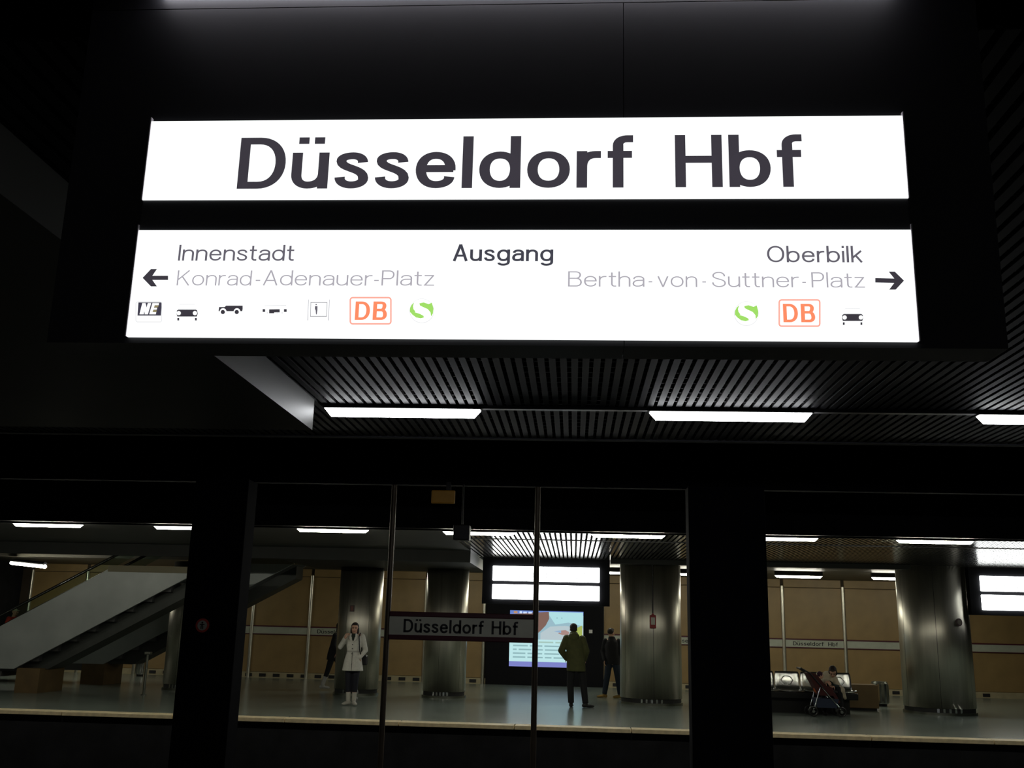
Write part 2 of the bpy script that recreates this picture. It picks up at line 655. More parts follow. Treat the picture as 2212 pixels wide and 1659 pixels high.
# side walls far out of the picture close the hall
struct(MB().box(XL - .2, XL, -4, WALL_Y, -1.1, 4.7), 'wall_left', CONCRETE_DARK)
struct(MB().box(XR, XR + .2, -4, WALL_Y, -1.1, 4.7), 'wall_right', CONCRETE_DARK)
struct(MB().box(XL, XR, -4.2, -4, 0, 4.7), 'wall_back', CONCRETE_DARK)

# ------------------------------------------------------------------ fluorescent lamps
DIFF_FAR = glow('tube_light_far', (1.0, .98, .82), TUBE_FAR)
DIFF_NEAR = glow('tube_light_near', (.95, .97, 1.0), TUBE_NEAR)


def lamp(x0, x1, y, z, m, label, group, hw=.035, ztop=None, hz=.03):
    ztop = z + .06 if ztop is None else ztop
    t = thing('ceiling_lamp', ((x0 + x1) / 2, y, z), label, 'lamp', group)
    d = MB()
    e = .05
    # trough-shaped diffuser with bevelled ends
    vs = [(x0, y - hw, z + hz), (x1, y - hw, z + hz), (x1, y + hw, z + hz), (x0, y + hw, z + hz),
          (x0 + e, y - hw * .8, z - hz), (x1 - e, y - hw * .8, z - hz), (x1 - e, y + hw * .8, z - hz), (x0 + e, y + hw * .8, z - hz)]
    d.add(vs, [(0, 1, 2, 3), (4, 7, 6, 5), (0, 4, 5, 1), (1, 5, 6, 2), (2, 6, 7, 3), (3, 7, 4, 0)])
    d.build('diffuser', m, t)
    MB().box(x0 - .01, x1 + .01, y - hw - .012, y + hw + .012, z + hz + .001, ztop).build('housing', BLACKMETAL, t)
    return t


near_lbl = ['long white tube lamp beside the grey bulkhead under the big sign', 'long white tube lamp under the right half of the big sign', 'white tube lamp cut by the right edge of the picture']
for i, x in enumerate((-2.066, .60, 3.19)):
    lamp(x, x + 1.288, 8.02, 3.335, DIFF_NEAR, near_lbl[i], 'tube lamps of the near platform', .04, ZC + .01)
MB().box(-2.05, 6, 7.99, 8.05, 3.375, 3.40).build('lamp_rail', mat('grey_rail', (.14, .14, .15), .4, .3), None, label='thin grey rail joining the near tube lamps', category='rail')
far_lbl = ['front tube lamp above the lower end of the escalator', 'front tube lamp half hidden by the left pillar', 'front tube lamp above the woman in the pale coat',
           'front tube lamp interrupted by the dark hanging signal box', 'front tube lamp above the red call box column', 'front tube lamp just right of the right pillar',
           'front tube lamp near the top right corner of the far platform']
far_lbl += ['front tube lamp beyond the right edge of the picture', 'far left front tube lamp beyond the edge of the picture', 'front tube lamp just beyond the left edge of the picture']
for j in range(-5, 5):
    x = -2.185 + 2.4655 * j
    lamp(x, x + 1.205, 16.75, 3.138, DIFF_FAR, far_lbl[j + 3], 'front tube lamps of the far platform', .032, ZR + .01, .022)
MB().box(-12, 13.5, 16.73, 16.77, 3.175, 3.20).build('lamp_rail', BLACKMETAL, None, label='thin dark rail joining the front tube lamps of the far platform', category='rail')
rear_lbl = ['unseen rear tube lamp added behind the bulkhead', 'unseen rear tube lamp added behind the far sign', 'rear tube lamp peeping between the far sign and the call box column',
            'rear tube lamp between the call box column and the right pillar', 'rear tube lamp above the steel bench', 'rear tube lamp touching the rightmost steel column', 'rear tube lamp behind the right far sign']
for j in range(-1, 6):
    x = -2.14 + 2.425 * (j - 0)
    lamp(x, x + 1.18, 26.5, 3.06, DIFF_FAR, rear_lbl[j + 1], 'rear tube lamps of the far platform', .034, ZR + .01, .025)  # the two leftmost are hidden from view, added for their light
back_lbl = ['leftmost unseen fill lamp added behind the viewer', 'middle unseen fill lamp added behind the viewer', 'rightmost unseen fill lamp added behind the viewer']
for i, x in enumerate((-3.27, -.64, 1.99)):  # unseen lamps added to brighten dark surfaces that face the viewer
    lamp(x, x + 1.288, -1.6, 3.32, glow('tube_fill_back', (.95, .97, 1.0), 2.5), back_lbl[i], 'unseen fill lamps added behind the viewer', .04, ZC + .01)
# lamp over the escalators, running obliquely
a, b = at_y(25, 1216, 27.0), at_y(97, 1224, 25.4)
t = thing('ceiling_lamp', (a + b) / 2, 'slanting tube lamp seen above the escalator handrails', 'lamp')
d = MB()
d.cap(a, .045, b, .045, 12)
d.build('diffuser', DIFF_FAR, t)
MB().cyl(a + Vector((0, 0, .07)), b + Vector((0, 0, .07)), .05, .05, 8).build('housing', BLACKMETAL, t)
# lamp in the ceiling slot above the big sign
t = thing('ceiling_lamp', (-.18, 2.52, 3.44), 'narrow tube lamp in the ceiling slot above the big sign', 'lamp')
MB().box(-1.24, .90, 2.532, 2.554, 3.452, 3.462).build('diffuser', glow('tube_light_top', (.95, .92, 1.0), TUBE_TOP), t)
MB().box(-1.25, .91, 2.44, 2.556, 3.463, 3.50).build('housing', BLACKMETAL, t)

# ------------------------------------------------------------------ the big sign
SY = 2.55
BACKLIT = glow('backlit_white', (.97, 1.0, 1.0), SIGN_NEAR)
L_DARK = glow('print_black', (.045, .04, .052), 1.0)
L_MID = glow('print_bloom_grey', (.13, .12, .15), 1.0)  # black print drawn grey; bloom of the bright panel put into its colour
L_PALE = glow('print_bloom_pale', (.42, .40, .45), 1.0)  # thin black letters paled in colour, standing in for stronger bloom
L_RED = glow('print_red', (1.0, .27, .13), 1.0)
L_REDPALE = glow('print_pale_red', (1.0, .42, .33), 1.0)
L_GREEN = glow('print_green', (.36, .74, .14), 1.0)
L_OUT = glow('print_faint_grey', (.72, .72, .74), 1.0)
L_YEL = glow('print_olive', (.30, .25, .12), 1.0)
SX0, SX1 = -1.218, .882
SPLIT = at_y(1347, 30, SY).x
sign = thing('station_sign', (-.168, SY + .06, 2.39), 'large backlit white station sign in a black housing overhead', 'sign')
MB().box(-1.445, SPLIT - .001, SY + .012, SY + .14, 2.375, ZC).build('housing_panel', BLACKMETAL, sign)
MB().box(SPLIT + .001, 1.11, SY + .012, SY + .14, 2.375, ZC).build('housing_panel', BLACKMETAL, sign)
MB().box(-1.445, 1.11, SY + .012, SY + .14, ZC + .0025, 3.50).build('top_panel', BLACKMETAL, sign)
zt1, zb1 = 3.031, 2.789
zt2, zb2 = 2.698, 2.391
for z0, z1 in ((zb1, zt1), (zb2, zt2)):
    MB().box(SX0, SX1, SY, SY + .012, z0, z1).build('light_panel', BACKLIT, sign)
for xx in (SX0 - .004, SX1 + .001):
    for z0, z1 in ((zb1, zt1 + .012), (zb2, zt2 + .016)):
        MB().box(xx, xx + .003, SY - .002, SY + .012, z0, z1).build('edge_strip', mat('white_edge', (.7, .65, .7), .4), sign)
MB().box(SX0, SX1, SY + .004, SY + .012, zt2, zb1).build('middle_strip', mat('dark_strip', (.03, .03, .034), .4), sign)


def sx(px, py):
    return at_y(px, py, SY).x


def sz(px, py):
    return at_y(px, py, SY).z


def sword(text, px0, px1, yb, yt, m, weight, thin, name='lettering', yoff=.003, skew=0):
    """word whose measured outline on the sign runs px0..px1 along baseline yb"""
    zb, zt = sz((px0 + px1) / 2, yb), sz((px0 + px1) / 2, yt)
    word(text, sx(px0, yb), sx(px1, yb), zb, zt, SY - yoff, m, sign, weight, thin, name=name)


sword('Düsseldorf', 512, 1368, 407.5, 296, L_DARK, .092, .068)
sword('Hbf', 1459, 1736, 405, 292, L_DARK, .092, .068)
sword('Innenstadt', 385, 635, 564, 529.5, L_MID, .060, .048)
sword('Ausgang', 978, 1195, 565, 529, glow('print_blueblack', (.055, .055, .075), 1), .080, .064)
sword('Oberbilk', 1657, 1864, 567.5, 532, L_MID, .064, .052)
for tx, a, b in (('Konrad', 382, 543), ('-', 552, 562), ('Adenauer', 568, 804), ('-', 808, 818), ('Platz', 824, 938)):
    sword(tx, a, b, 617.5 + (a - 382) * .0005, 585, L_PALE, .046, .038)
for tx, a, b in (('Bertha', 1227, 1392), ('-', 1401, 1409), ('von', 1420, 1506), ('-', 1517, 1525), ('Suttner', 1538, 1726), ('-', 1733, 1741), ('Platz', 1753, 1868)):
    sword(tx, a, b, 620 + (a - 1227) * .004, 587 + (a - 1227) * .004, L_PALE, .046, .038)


def poly(pts, m, name, parent=sign, off=.003, y=None):
    """flat piece of print on the sign face; outline measured on the sign"""
    yy = (SY if y is None else y) - off
    mb = MB()
    mb.add([(at_y(a, b, SY).x, yy, at_y(a, b, SY).z) for a, b in pts], [tuple(range(len(pts)))])
    return mb.build(name, m, parent)


def ring_pts(cx, cy, r, n=28, a0=0, a1=2 * math.pi):
    return [(cx + r * math.cos(a0 + (a1 - a0) * i / n), cy + r * math.sin(a0 + (a1 - a0) * i / n)) for i in range(n + (a1 - a0 < 6.2))]


def outline(pts, wd, m, name, off=.003):
    """closed line of width wd along an outline"""
    n = len(pts)
    cx = sum(p[0] for p in pts) / n
    cy = sum(p[1] for p in pts) / n
    mb = MB()
    inn = []
    for i, (x, y) in enumerate(pts):
        pa, pb = pts[i - 1], pts[(i + 1) % n]
        tx, ty = pb[0] - pa[0], pb[1] - pa[1]
        l_ = math.hypot(tx, ty) or 1
        nx, ny = -ty / l_, tx / l_
        if (cx - x) * nx + (cy - y) * ny < 0:
            nx, ny = -nx, -ny
        inn.append((x + nx * wd, y + ny * wd))
    q = [at_y(a, b, SY) for a, b in pts + inn]
    mb.add([(p.x, SY - off, p.z) for p in q], [(i, (i + 1) % n, n + (i + 1) % n, n + i) for i in range(n)])
    return mb.build(name, m, sign)


def rrect(x0, y0, x1, y1, r, n=5):
    pts = []
    for cx, cy, a in ((x1 - r, y0 + r, -90), (x1 - r, y1 - r, 0), (x0 + r, y1 - r, 90), (x0 + r, y0 + r, 180)):
        for i in range(n + 1):
            t = math.radians(a + 90 * i / n)
            pts.append((cx + r * math.cos(t), cy + r * math.sin(t)))
    return pts


# arrows
poly([(309, 601), (327, 582), (340, 582), (330, 596.5), (364, 596.5), (364, 605.5), (330, 605.5), (340, 619.5), (327, 619.5)], L_DARK, 'arrow')
poly([(1952, 607), (1934, 626.5), (1920, 626.5), (1931, 612), (1890, 611), (1890, 601.5), (1931, 602.5), (1919, 587.5), (1932, 587.5)], L_DARK, 'arrow')
# NE symbol
outline(rrect(294, 652, 351, 697, 5), 1.4, L_OUT, 'symbol_frame')
poly([(300, 654), (350.5, 654), (348.5, 682.5), (298, 682.5)], glow('print_navy', (.05, .045, .07), 1), 'symbol_plate')
WH = glow('print_white', (.97, 1, 1), 1.3)
for pts in ([(303, 680), (309, 656), (316, 656), (312, 680)], [(309, 656), (316, 656), (321, 680), (315, 680)], [(314, 680), (321, 656), (328, 656), (321, 680)],
            [(324, 680), (331, 656), (337, 656), (330, 680)], [(331, 656), (345, 656), (344, 660.5), (330, 660.5)], [(328, 666), (341, 666), (340, 670), (327, 670)], [(326, 675.5), (339, 675.5), (338, 680), (325, 680)]):
    poly(pts, WH, 'symbol_letter', off=.005)
poly([(331, 661), (344, 661), (343, 665), (329, 665)], L_YEL, 'symbol_shade', off=.005)
poly([(328, 671), (340, 671), (340, 675), (327, 675)], L_YEL, 'symbol_shade', off=.005)


def taxi(cx, cy):
    """front of a car: body bar, two round lamps, two wheels, faint roof"""
    poly([(cx - 22, cy - 5), (cx - 19, cy - 7), (cx + 19, cy - 7), (cx + 22, cy - 5), (cx + 23, cy + 2), (cx + 21, cy + 8), (cx - 21, cy + 8), (cx - 23, cy + 2)], L_DARK, 'car_symbol')
    for s in (-1, 1):
        poly(ring_pts(cx + s * 17.5, cy + 1, 4.6, 16), WH, 'car_lamp', off=.005)
        poly([(cx + s * 19 - 2, cy + 11), (cx + s * 19 + 2, cy + 11), (cx + s * 19 + 2, cy + 16.5), (cx + s * 19 - 2, cy + 16.5)], L_DARK, 'car_wheel')
    outline([(cx - 20, cy - 8), (cx - 16, cy - 19), (cx + 16, cy - 19), (cx + 20, cy - 8)], 1.0, L_OUT, 'car_roof')


taxi(405, 676.5)
taxi(1841, 686)
# car seen from the side, on its two wheels
poly([(474, 664), (486, 664), (489, 661), (525, 661), (525, 668), (524, 673), (473, 673)], L_DARK, 'car_symbol')
for cx in (483, 513):
    poly(ring_pts(cx, 674, 7.2, 18), WH, 'wheel_arch', off=.004)
    poly(ring_pts(cx, 675.5, 4.6, 16), L_DARK, 'car_wheel', off=.006)
# bus seen from the side
poly([(582, 669), (605, 668.6), (605, 675.5), (593, 675.5), (593, 677.5), (582, 677.5)], L_DARK, 'bus_symbol')
for a, b in ((568, 573.5), (614, 620)):
    poly([(a, 668.5), (b, 668.5), (b, 674.5), (a, 674.5)], L_DARK, 'bus_symbol')
poly([(572, 660.4), (619, 659.6), (619, 661), (572, 661.6)], L_OUT, 'bus_roof')
for a in (577, 598, 609):
    poly([(a, 675), (a + 2.4, 675), (a + 2.4, 678), (a, 678)], L_OUT, 'bus_wheel')
# lift symbol
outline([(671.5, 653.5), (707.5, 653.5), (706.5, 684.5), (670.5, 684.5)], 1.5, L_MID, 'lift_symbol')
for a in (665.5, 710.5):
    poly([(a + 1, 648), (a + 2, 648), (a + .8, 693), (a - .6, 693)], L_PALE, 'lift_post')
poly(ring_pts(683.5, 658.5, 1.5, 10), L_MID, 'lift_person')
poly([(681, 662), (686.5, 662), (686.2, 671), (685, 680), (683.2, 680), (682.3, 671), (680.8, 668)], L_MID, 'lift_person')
# DB plates


def db(cx, cy, mm):
    outline(rrect(cx - 45.5, cy - 30, cx + 45.5, cy + 30, 7), 3.4, L_REDPALE, 'logo_frame')
    for tx, a, b in (('D', cx - 34.5, cx - 2.5), ('B', cx + 4, cx + 34.5)):
        sword(tx, a, b, cy + 20, cy - 20, mm, .105, .072, 'logo_letter')


db(801, 672, L_RED)
db(1726.5, 677, L_RED)


def sbahn(cx, cy):
    """green disc with a white S"""
    poly(ring_pts(cx, cy, 26.5, 36), L_OUT, 'logo_rim', off=.002)
    poly(ring_pts(cx, cy, 25.4, 36), WH, 'logo_ground', off=.003)
    # the two green fields left of and right of the S
    A = [(cx + 25.5 * math.cos(math.radians(t)), cy + 25.5 * math.sin(math.radians(t))) for t in range(140, 213, 8)]
    poly([(cx - 24, cy - 2), (cx - 14, cy + 4), (cx - 3, cy + 7.5), (cx + 4, cy + 11.5), (cx + 5, cy + 15), (cx - 2, cy + 17), (cx - 12, cy + 15), (cx - 20, cy + 9), (cx - 25.3, cy + 3)], L_GREEN, 'logo_field', off=.005)
    poly([(cx - 25.4, cy + 2), (cx - 25, cy - 5), (cx - 21.5, cy - 12), (cx - 16, cy - 17.5), (cx - 18.5, cy - 9), (cx - 17.5, cy - 3), (cx - 13, cy + 3), (cx - 20, cy + 5)], L_GREEN, 'logo_field', off=.006)
    poly([(cx - 5, cy - 15.5), (cx + 4, cy - 17.5), (cx + 15, cy - 14), (cx + 22, cy - 17), (cx + 25.3, cy - 4), (cx + 24.5, cy + 6), (cx + 20, cy + 13), (cx + 19, cy + 4), (cx + 13, cy - 3), (cx + 4, cy - 7), (cx - 4, cy - 11)], L_GREEN, 'logo_field', off=.005)


sbahn(911.5, 672)
sbahn(1612, 678)

# ------------------------------------------------------------------ median between the tracks
p_l = at_y(405, 1200, 13.0).x
p_r = at_y(538, 1200, 13.0).x


def pillar(x0, x1, y0, y1, label):
    t = thing('pillar', ((x0 + x1) / 2, (y0 + y1) / 2, -1.1), label, 'pillar', 'rectangular pillars between the tracks')
    MB().rbox(x0, x1, y0, y1, -1.12, 3.47, .015, 2).build('shaft', PILLAR, t)
    MB().box(x0 - .02, x1 + .02, y0 - .02, y1 + .02, -1.12, -.85).build('base', CONCRETE_DARK, t)


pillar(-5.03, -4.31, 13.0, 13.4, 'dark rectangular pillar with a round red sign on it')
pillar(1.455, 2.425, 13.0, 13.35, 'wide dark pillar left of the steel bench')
c = at_y(435.5, 1351, 12.96)
rs = thing('prohibition_sign', (c.x, 13.0, c.z), 'small round red and white prohibition sign on the left pillar', 'sign')
MB().cyl((c.x, 12.985, c.z), (c.x, 13.002, c.z), .088, .088, 28).build('red_ring', mat('sign_red', (.62, .08, .06), .5), rs)
MB().cyl((c.x, 12.98, c.z), (c.x, 12.99, c.z), .062, .062, 24).build('white_disc', mat('sign_white', (.55, .55, .48), .5), rs)
fig = MB()
fig.box(c.x - .008, c.x + .008, 12.976, 12.982, c.z - .012, c.z + .022)
fig.cyl((c.x, 12.976, c.z + .036), (c.x, 12.982, c.z + .036), .011, .011, 12)
fig.box(c.x - .030, c.x + .030, 12.976, 12.982, c.z + .006, c.z + .016)
fig.box(c.x - .016, c.x - .006, 12.976, 12.982, c.z - .045, c.z - .010)
fig.box(c.x + .006, c.x + .016, 12.976, 12.982, c.z - .045, c.z - .010)
fig.build('walking_figure', INK, rs)

hs = thing('platform_name_sign', (-1.45, 13.3, 1.46), 'long white name board with burgundy edges between two poles', 'sign')
hx0, hx1 = -2.385, -.515
MB().box(hx0, hx1, 13.27, 13.33, 1.515, 1.745).build('name_board', mat('grey_white_board', (.80, .80, .66), .45, 0, .08, 5), hs)
MB().rbox(hx0, hx1, 13.255, 13.345, 1.745, 1.808, .01).build('edge_bar', BURGUNDY, hs)
MB().rbox(hx0, hx1, 13.255, 13.345, 1.452, 1.515, .01).build('edge_bar', BURGUNDY, hs)
word('Düsseldorf', at_y(872, 1366, 13.3).x, at_y(1045, 1366, 13.3).x, 1.547, 1.714, 13.266, INK, hs, .095, .075)
word('Hbf', at_y(1062, 1366, 13.3).x, at_y(1119, 1366, 13.3).x, 1.547, 1.714, 13.266, INK, hs, .095, .075)
for x in (-2.415, -.49):
    MB().cyl((x, 13.3, -1.1), (x, 13.3, 3.47), .037, .037, 14).build('pole', POLE, hs)
# dim amber plate and the hanging signal box
a, b = at_y(933, 1059, 12.74), at_y(983, 1089, 12.74)
sp = thing('signal_plate', ((a.x + b.x) / 2, 12.74, b.z), 'small dim amber plate on the dark beam above the name board', 'plate')
MB().rbox(a.x, b.x, 12.70, 12.74, b.z, a.z, .015).build('plate', mat('amber_paint', (.72, .36, .035), .5, 0, .1, 6), sp)
MB().box(a.x + .12, b.x - .12, 12.74, 13.26, b.z + .08, b.z + .12).box(a.x + .12, b.x - .12, 13.22, 13.26, b.z + .08, 3.5).build('bracket', BLACKMETAL, sp)
a, b = at_y(981, 1134, 13.2), at_y(1015, 1168, 13.2)
sg = thing('signal_box', ((a.x + b.x) / 2, 13.2, b.z), 'dark box hanging on a rod left of the ribbed bright ceiling', 'signal')
MB().rbox(a.x, b.x, 13.1, 13.3, b.z, a.z, .015).build('case', BLACKMETAL, sg)
MB().cyl(((a.x + b.x) / 2, 13.2, a.z), ((a.x + b.x) / 2, 13.2, 3.47), .012, .012, 8).build('rod', BLACKMETAL, sg)

# ------------------------------------------------------------------ far platform: lit double signs
BACKLIT_FAR = glow('backlit_white_far', (.97, 1.0, .98), SIGN_FAR)
FAINT = glow('print_glare_pale', (.86, .86, .88), 1.0)  # lettering colour washed pale to stand in for the sign's glare
FY = 23.46
MATTBLACK = mat('matt_black_board', (.007, .007, .009), .7, spec=.12)


def far_sign(x0, label):
    wdt = 2.45
    t = thing('station_sign', (x0 + wdt / 2, FY, 2.15), label, 'sign', 'backlit double signs on the far platform')
    MB().box(x0 - .235, x0 + wdt + .235, FY + .01, FY + .2, 2.15, ZR + .02).build('housing_panel', MATTBLACK, t)
    for z0, z1 in ((2.672, 3.005), (2.26, 2.592)):
        MB().rbox(x0, x0 + wdt, FY - .03, FY + .02, z0, z1, .012, 2).build('light_panel', BACKLIT_FAR, t)
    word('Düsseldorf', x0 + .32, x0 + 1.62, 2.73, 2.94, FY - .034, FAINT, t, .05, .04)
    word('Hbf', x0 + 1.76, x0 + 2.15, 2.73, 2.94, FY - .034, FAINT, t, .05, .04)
    return t


far_sign(-1.87, 'backlit white double sign above the projection screen')
far_sign(9.06, 'backlit white double sign at the right edge of the picture')

# projection screen on a black board
sb = thing('projection_board', (-.85, WALL_Y - .1, 0), 'black wall board with a glowing projected news picture', 'screen')
BY = WALL_Y - .15
MB().box(-2.56, .885, BY, WALL_Y, 0, 3.2).build('board', MATTBLACK, sb)
q0 = at_y(1101, 1318, BY)
x0, x1 = -1.88, .285
z0, z1 = .525, 2.125
W_ = x1 - x0
H_ = z1 - z0
SCR = 1.0


def scr(u0, u1, v0, v1, col, name, off, strength=SCR):
    k = name + '_light%d%d%d' % tuple(int(99 * c) for c in col)
    return MB().box(x0 + u0 * W_, x0 + u1 * W_, BY - off, BY + .002, z0 + v0 * H_, z0 + v1 * H_).build(name, glow(k, col, strength), sb)


def scr_poly(pts, col, name, off, strength=SCR):
    mb = MB()
    mb.add([(x0 + u * W_, BY - off, z0 + v * H_) for u, v in pts], [tuple(range(len(pts)))])
    return mb.build(name, glow(name + '_light%d%d%d' % tuple(int(99 * c) for c in col), col, strength), sb)


scr(0, 1, .09, .485, (.50, .78, .80), 'text_field', .004)
scr(0, 1, 0, .09, (.20, .22, .58), 'bottom_bar', .004)
scr(0, 1, .93, 1, (.13, .22, .60), 'title_bar', .004)
scr(0, 1, .485, .93, (.30, .48, .56), 'picture', .004)
scr_poly([(.42, .485), (.42, .60), (.55, .72), (.75, .74), (1, .70), (1, .485)], (.46, .56, .60), 'picture_ground', .006)
scr_poly([(.52, .95), (.52, .985), (.995, .985), (.995, .74), (.8, .80), (.62, .76)], (.42, .72, .76), 'picture_sky', .006)
scr_poly([(.0, .485), (.0, .93), (.53, .985), (.535, .86), (.49, .74), (.42, .64), (.35, .56), (.35, .485)], (.20, .11, .09), 'picture_shape', .008)
scr_poly([(.66, .60), (.69, .655), (.76, .665), (.81, .63), (.80, .585), (.72, .575)], (.40, .24, .22), 'picture_shape', .009)
scr_poly([(.85, .62), (.90, .70), (.985, .755), (.985, .56), (.9, .54)], (.36, .44, .10), 'picture_shape', .009)
scr_poly([(.60, .64), (.70, .66), (.70, .61)], (.28, .42, .60), 'picture_shape', .0095)
for u in (.635, .70):
    scr(u, u + .015, .87, .885, (.20, .36, .42), 'picture_shape', .009)
scr(.05, .10, .945, .985, (.50, .26, .14), 'title_mark', .008)
for u, wd in ((.13, .035), (.18, .05), (.25, .05), (.34, .03)):
    scr(u, u + wd, .945, .985 if wd < .045 else .978, (.60, .72, .95), 'title_mark', .008)
random.seed(3)
for r in range(5):
    u = .05
    v = .425 - r * .068
    while u < .90:
        wd = random.choice((.05, .09, .13, .17, .2))
        wd = min(wd, .95 - u)
        scr(u, u + wd, v, v + .026, (.27, .46, .49) if r else (.36, .54, .48), 'text_line', .006)
        u += wd + .028
p = at_y(1276, 1364, BY)
MB().box(p.x - .05, p.x + .05, BY - .012, BY, p.z - .05, p.z + .05).build('notice', mat('white_notice', (.75, .75, .72), .6), sb)

# ------------------------------------------------------------------ round steel columns


def column(x, y, r, ztop, label, seams=6, phase=0.0):
    t = thing('steel_column', (x, y, 0), label, 'column', 'round steel columns of the far platform')
    MB().cyl((x, y, 0), (x, y, ztop), r - .02, r - .02, 40).build('core', mat('column_core', (.03, .03, .03), .7), t)
    for k in range(seams):
        a0 = phase + 2 * math.pi * k / seams + .006
        a1 = phase + 2 * math.pi * (k + 1) / seams - .006
        n = 14
        s = MB()
        vs = []
        for i in range(n + 1):
            a = a0 + (a1 - a0) * i / n
            for rr in (r, r - .012):
                for z in (.14, ztop):
                    vs.append((x + rr * math.cos(a), y + rr * math.sin(a), z))
        fs = []
        for i in range(n):
            o = 4 * i
            fs += [(o, o + 4, o + 5, o + 1), (o + 2, o + 3, o + 7, o + 6), (o, o + 2, o + 6, o + 4), (o + 1, o + 5, o + 7, o + 3)]
        s.add(vs, fs, True)
        s.add(vs[:4], [(0, 1, 3, 2)])
        s.add(vs[-4:], [(0, 2, 3, 1)])
        s.build('panel', STEEL, t)
    MB().cyl((x, y, 0), (x, y, .05), r + .015, r + .015, 40).build('base_ring', STEELDARK, t)
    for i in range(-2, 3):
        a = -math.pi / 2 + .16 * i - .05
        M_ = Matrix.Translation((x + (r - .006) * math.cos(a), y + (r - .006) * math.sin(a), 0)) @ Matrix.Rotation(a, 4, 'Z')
        MB().box(-.012, .012, -.022, .022, .055, .135, M_).build('foot_glint', CHROME, t)  # bright blocks standing in for small reflections at the column foot
    return t


column(-9.28, 24.6, .52, 3.0, 'steel column under the escalator, half hidden by the left pillar', phase=.4)
column(-5.14, 24.6, .52, 2.95, 'steel column directly behind the woman in the pale coat', phase=.1)
column(-3.04, 24.6, .505, 2.95, 'steel column crossed by the hanging name board', phase=.35)
column(1.80, 24.4, .71, ZR + .01, 'wide steel column with a red call box', phase=math.pi / 6 + .02)
column(8.20, 24.1, .76, ZR + .01, 'wide steel column at the right beside the litter bin', phase=.25)
# things mounted on the columns
cy0 = 24.4 - .71
cb = thing('call_box', (1.80, cy0 - .03, 1.69), 'small red call box with cable on the wide steel column', 'call box')
MB().rbox(1.73, 1.87, cy0 - .08, cy0 + .02, 1.69, 1.98, .012).build('case', RED, cb)
MB().box(1.755, 1.845, cy0 - .086, cy0 - .078, 1.77, 1.93).build('white_face', mat('pale_face', (.55, .52, .45), .5), cb)
MB().prism_xz([(1.76, 1.98), (1.84, 1.98), (1.80, 2.03)], cy0 - .05, cy0 - .01).build('cap', RED, cb)
MB().cyl((1.80, cy0 - .014, 2.0), (1.80, cy0 - .014, ZR), .012, .012, 8).build('cable', RUBBER, cb)
for xx, yy, r, lab, sq in ((-5.14, 24.6, .52, 'small dark square plate on the column behind the woman', True), (8.20, 24.1, .76, 'small dark round plate on the rightmost steel column', False)):
    a = -math.pi / 2 + (.42 if not sq else -.02)
    if sq:
        a = -math.pi / 2 - .18
    c = Vector((xx + r * math.cos(a), yy + r * math.sin(a), 1.98))
    nrm = Vector((math.cos(a), math.sin(a), 0))
    t = thing('column_plate', c, lab, 'plate')
    if sq:
        M_ = Matrix.Translation(c) @ Matrix.Rotation(a, 4, 'Z')
        MB().box(-.01, .012, -.055, .055, -.075, .075, M_).build('plate', mat('plate_dark', (.06, .035, .035), .5), t)
        MB().box(.012, .015, -.03, .03, -.05, .05, M_).build('plate_print', mat('plate_red', (.16, .05, .04), .5), t)
    else:
        MB().cyl(c - nrm * .01, c + nrm * .015, .085, .085, 24).build('plate', mat('plate_dark', (.06, .035, .035), .5), t)
        MB().cyl(c + nrm * .012, c + nrm * .02, .055, .055, 20).build('plate_print', mat('plate_grey', (.13, .11, .09), .5), t)

# ------------------------------------------------------------------ escalators
SL = .5536


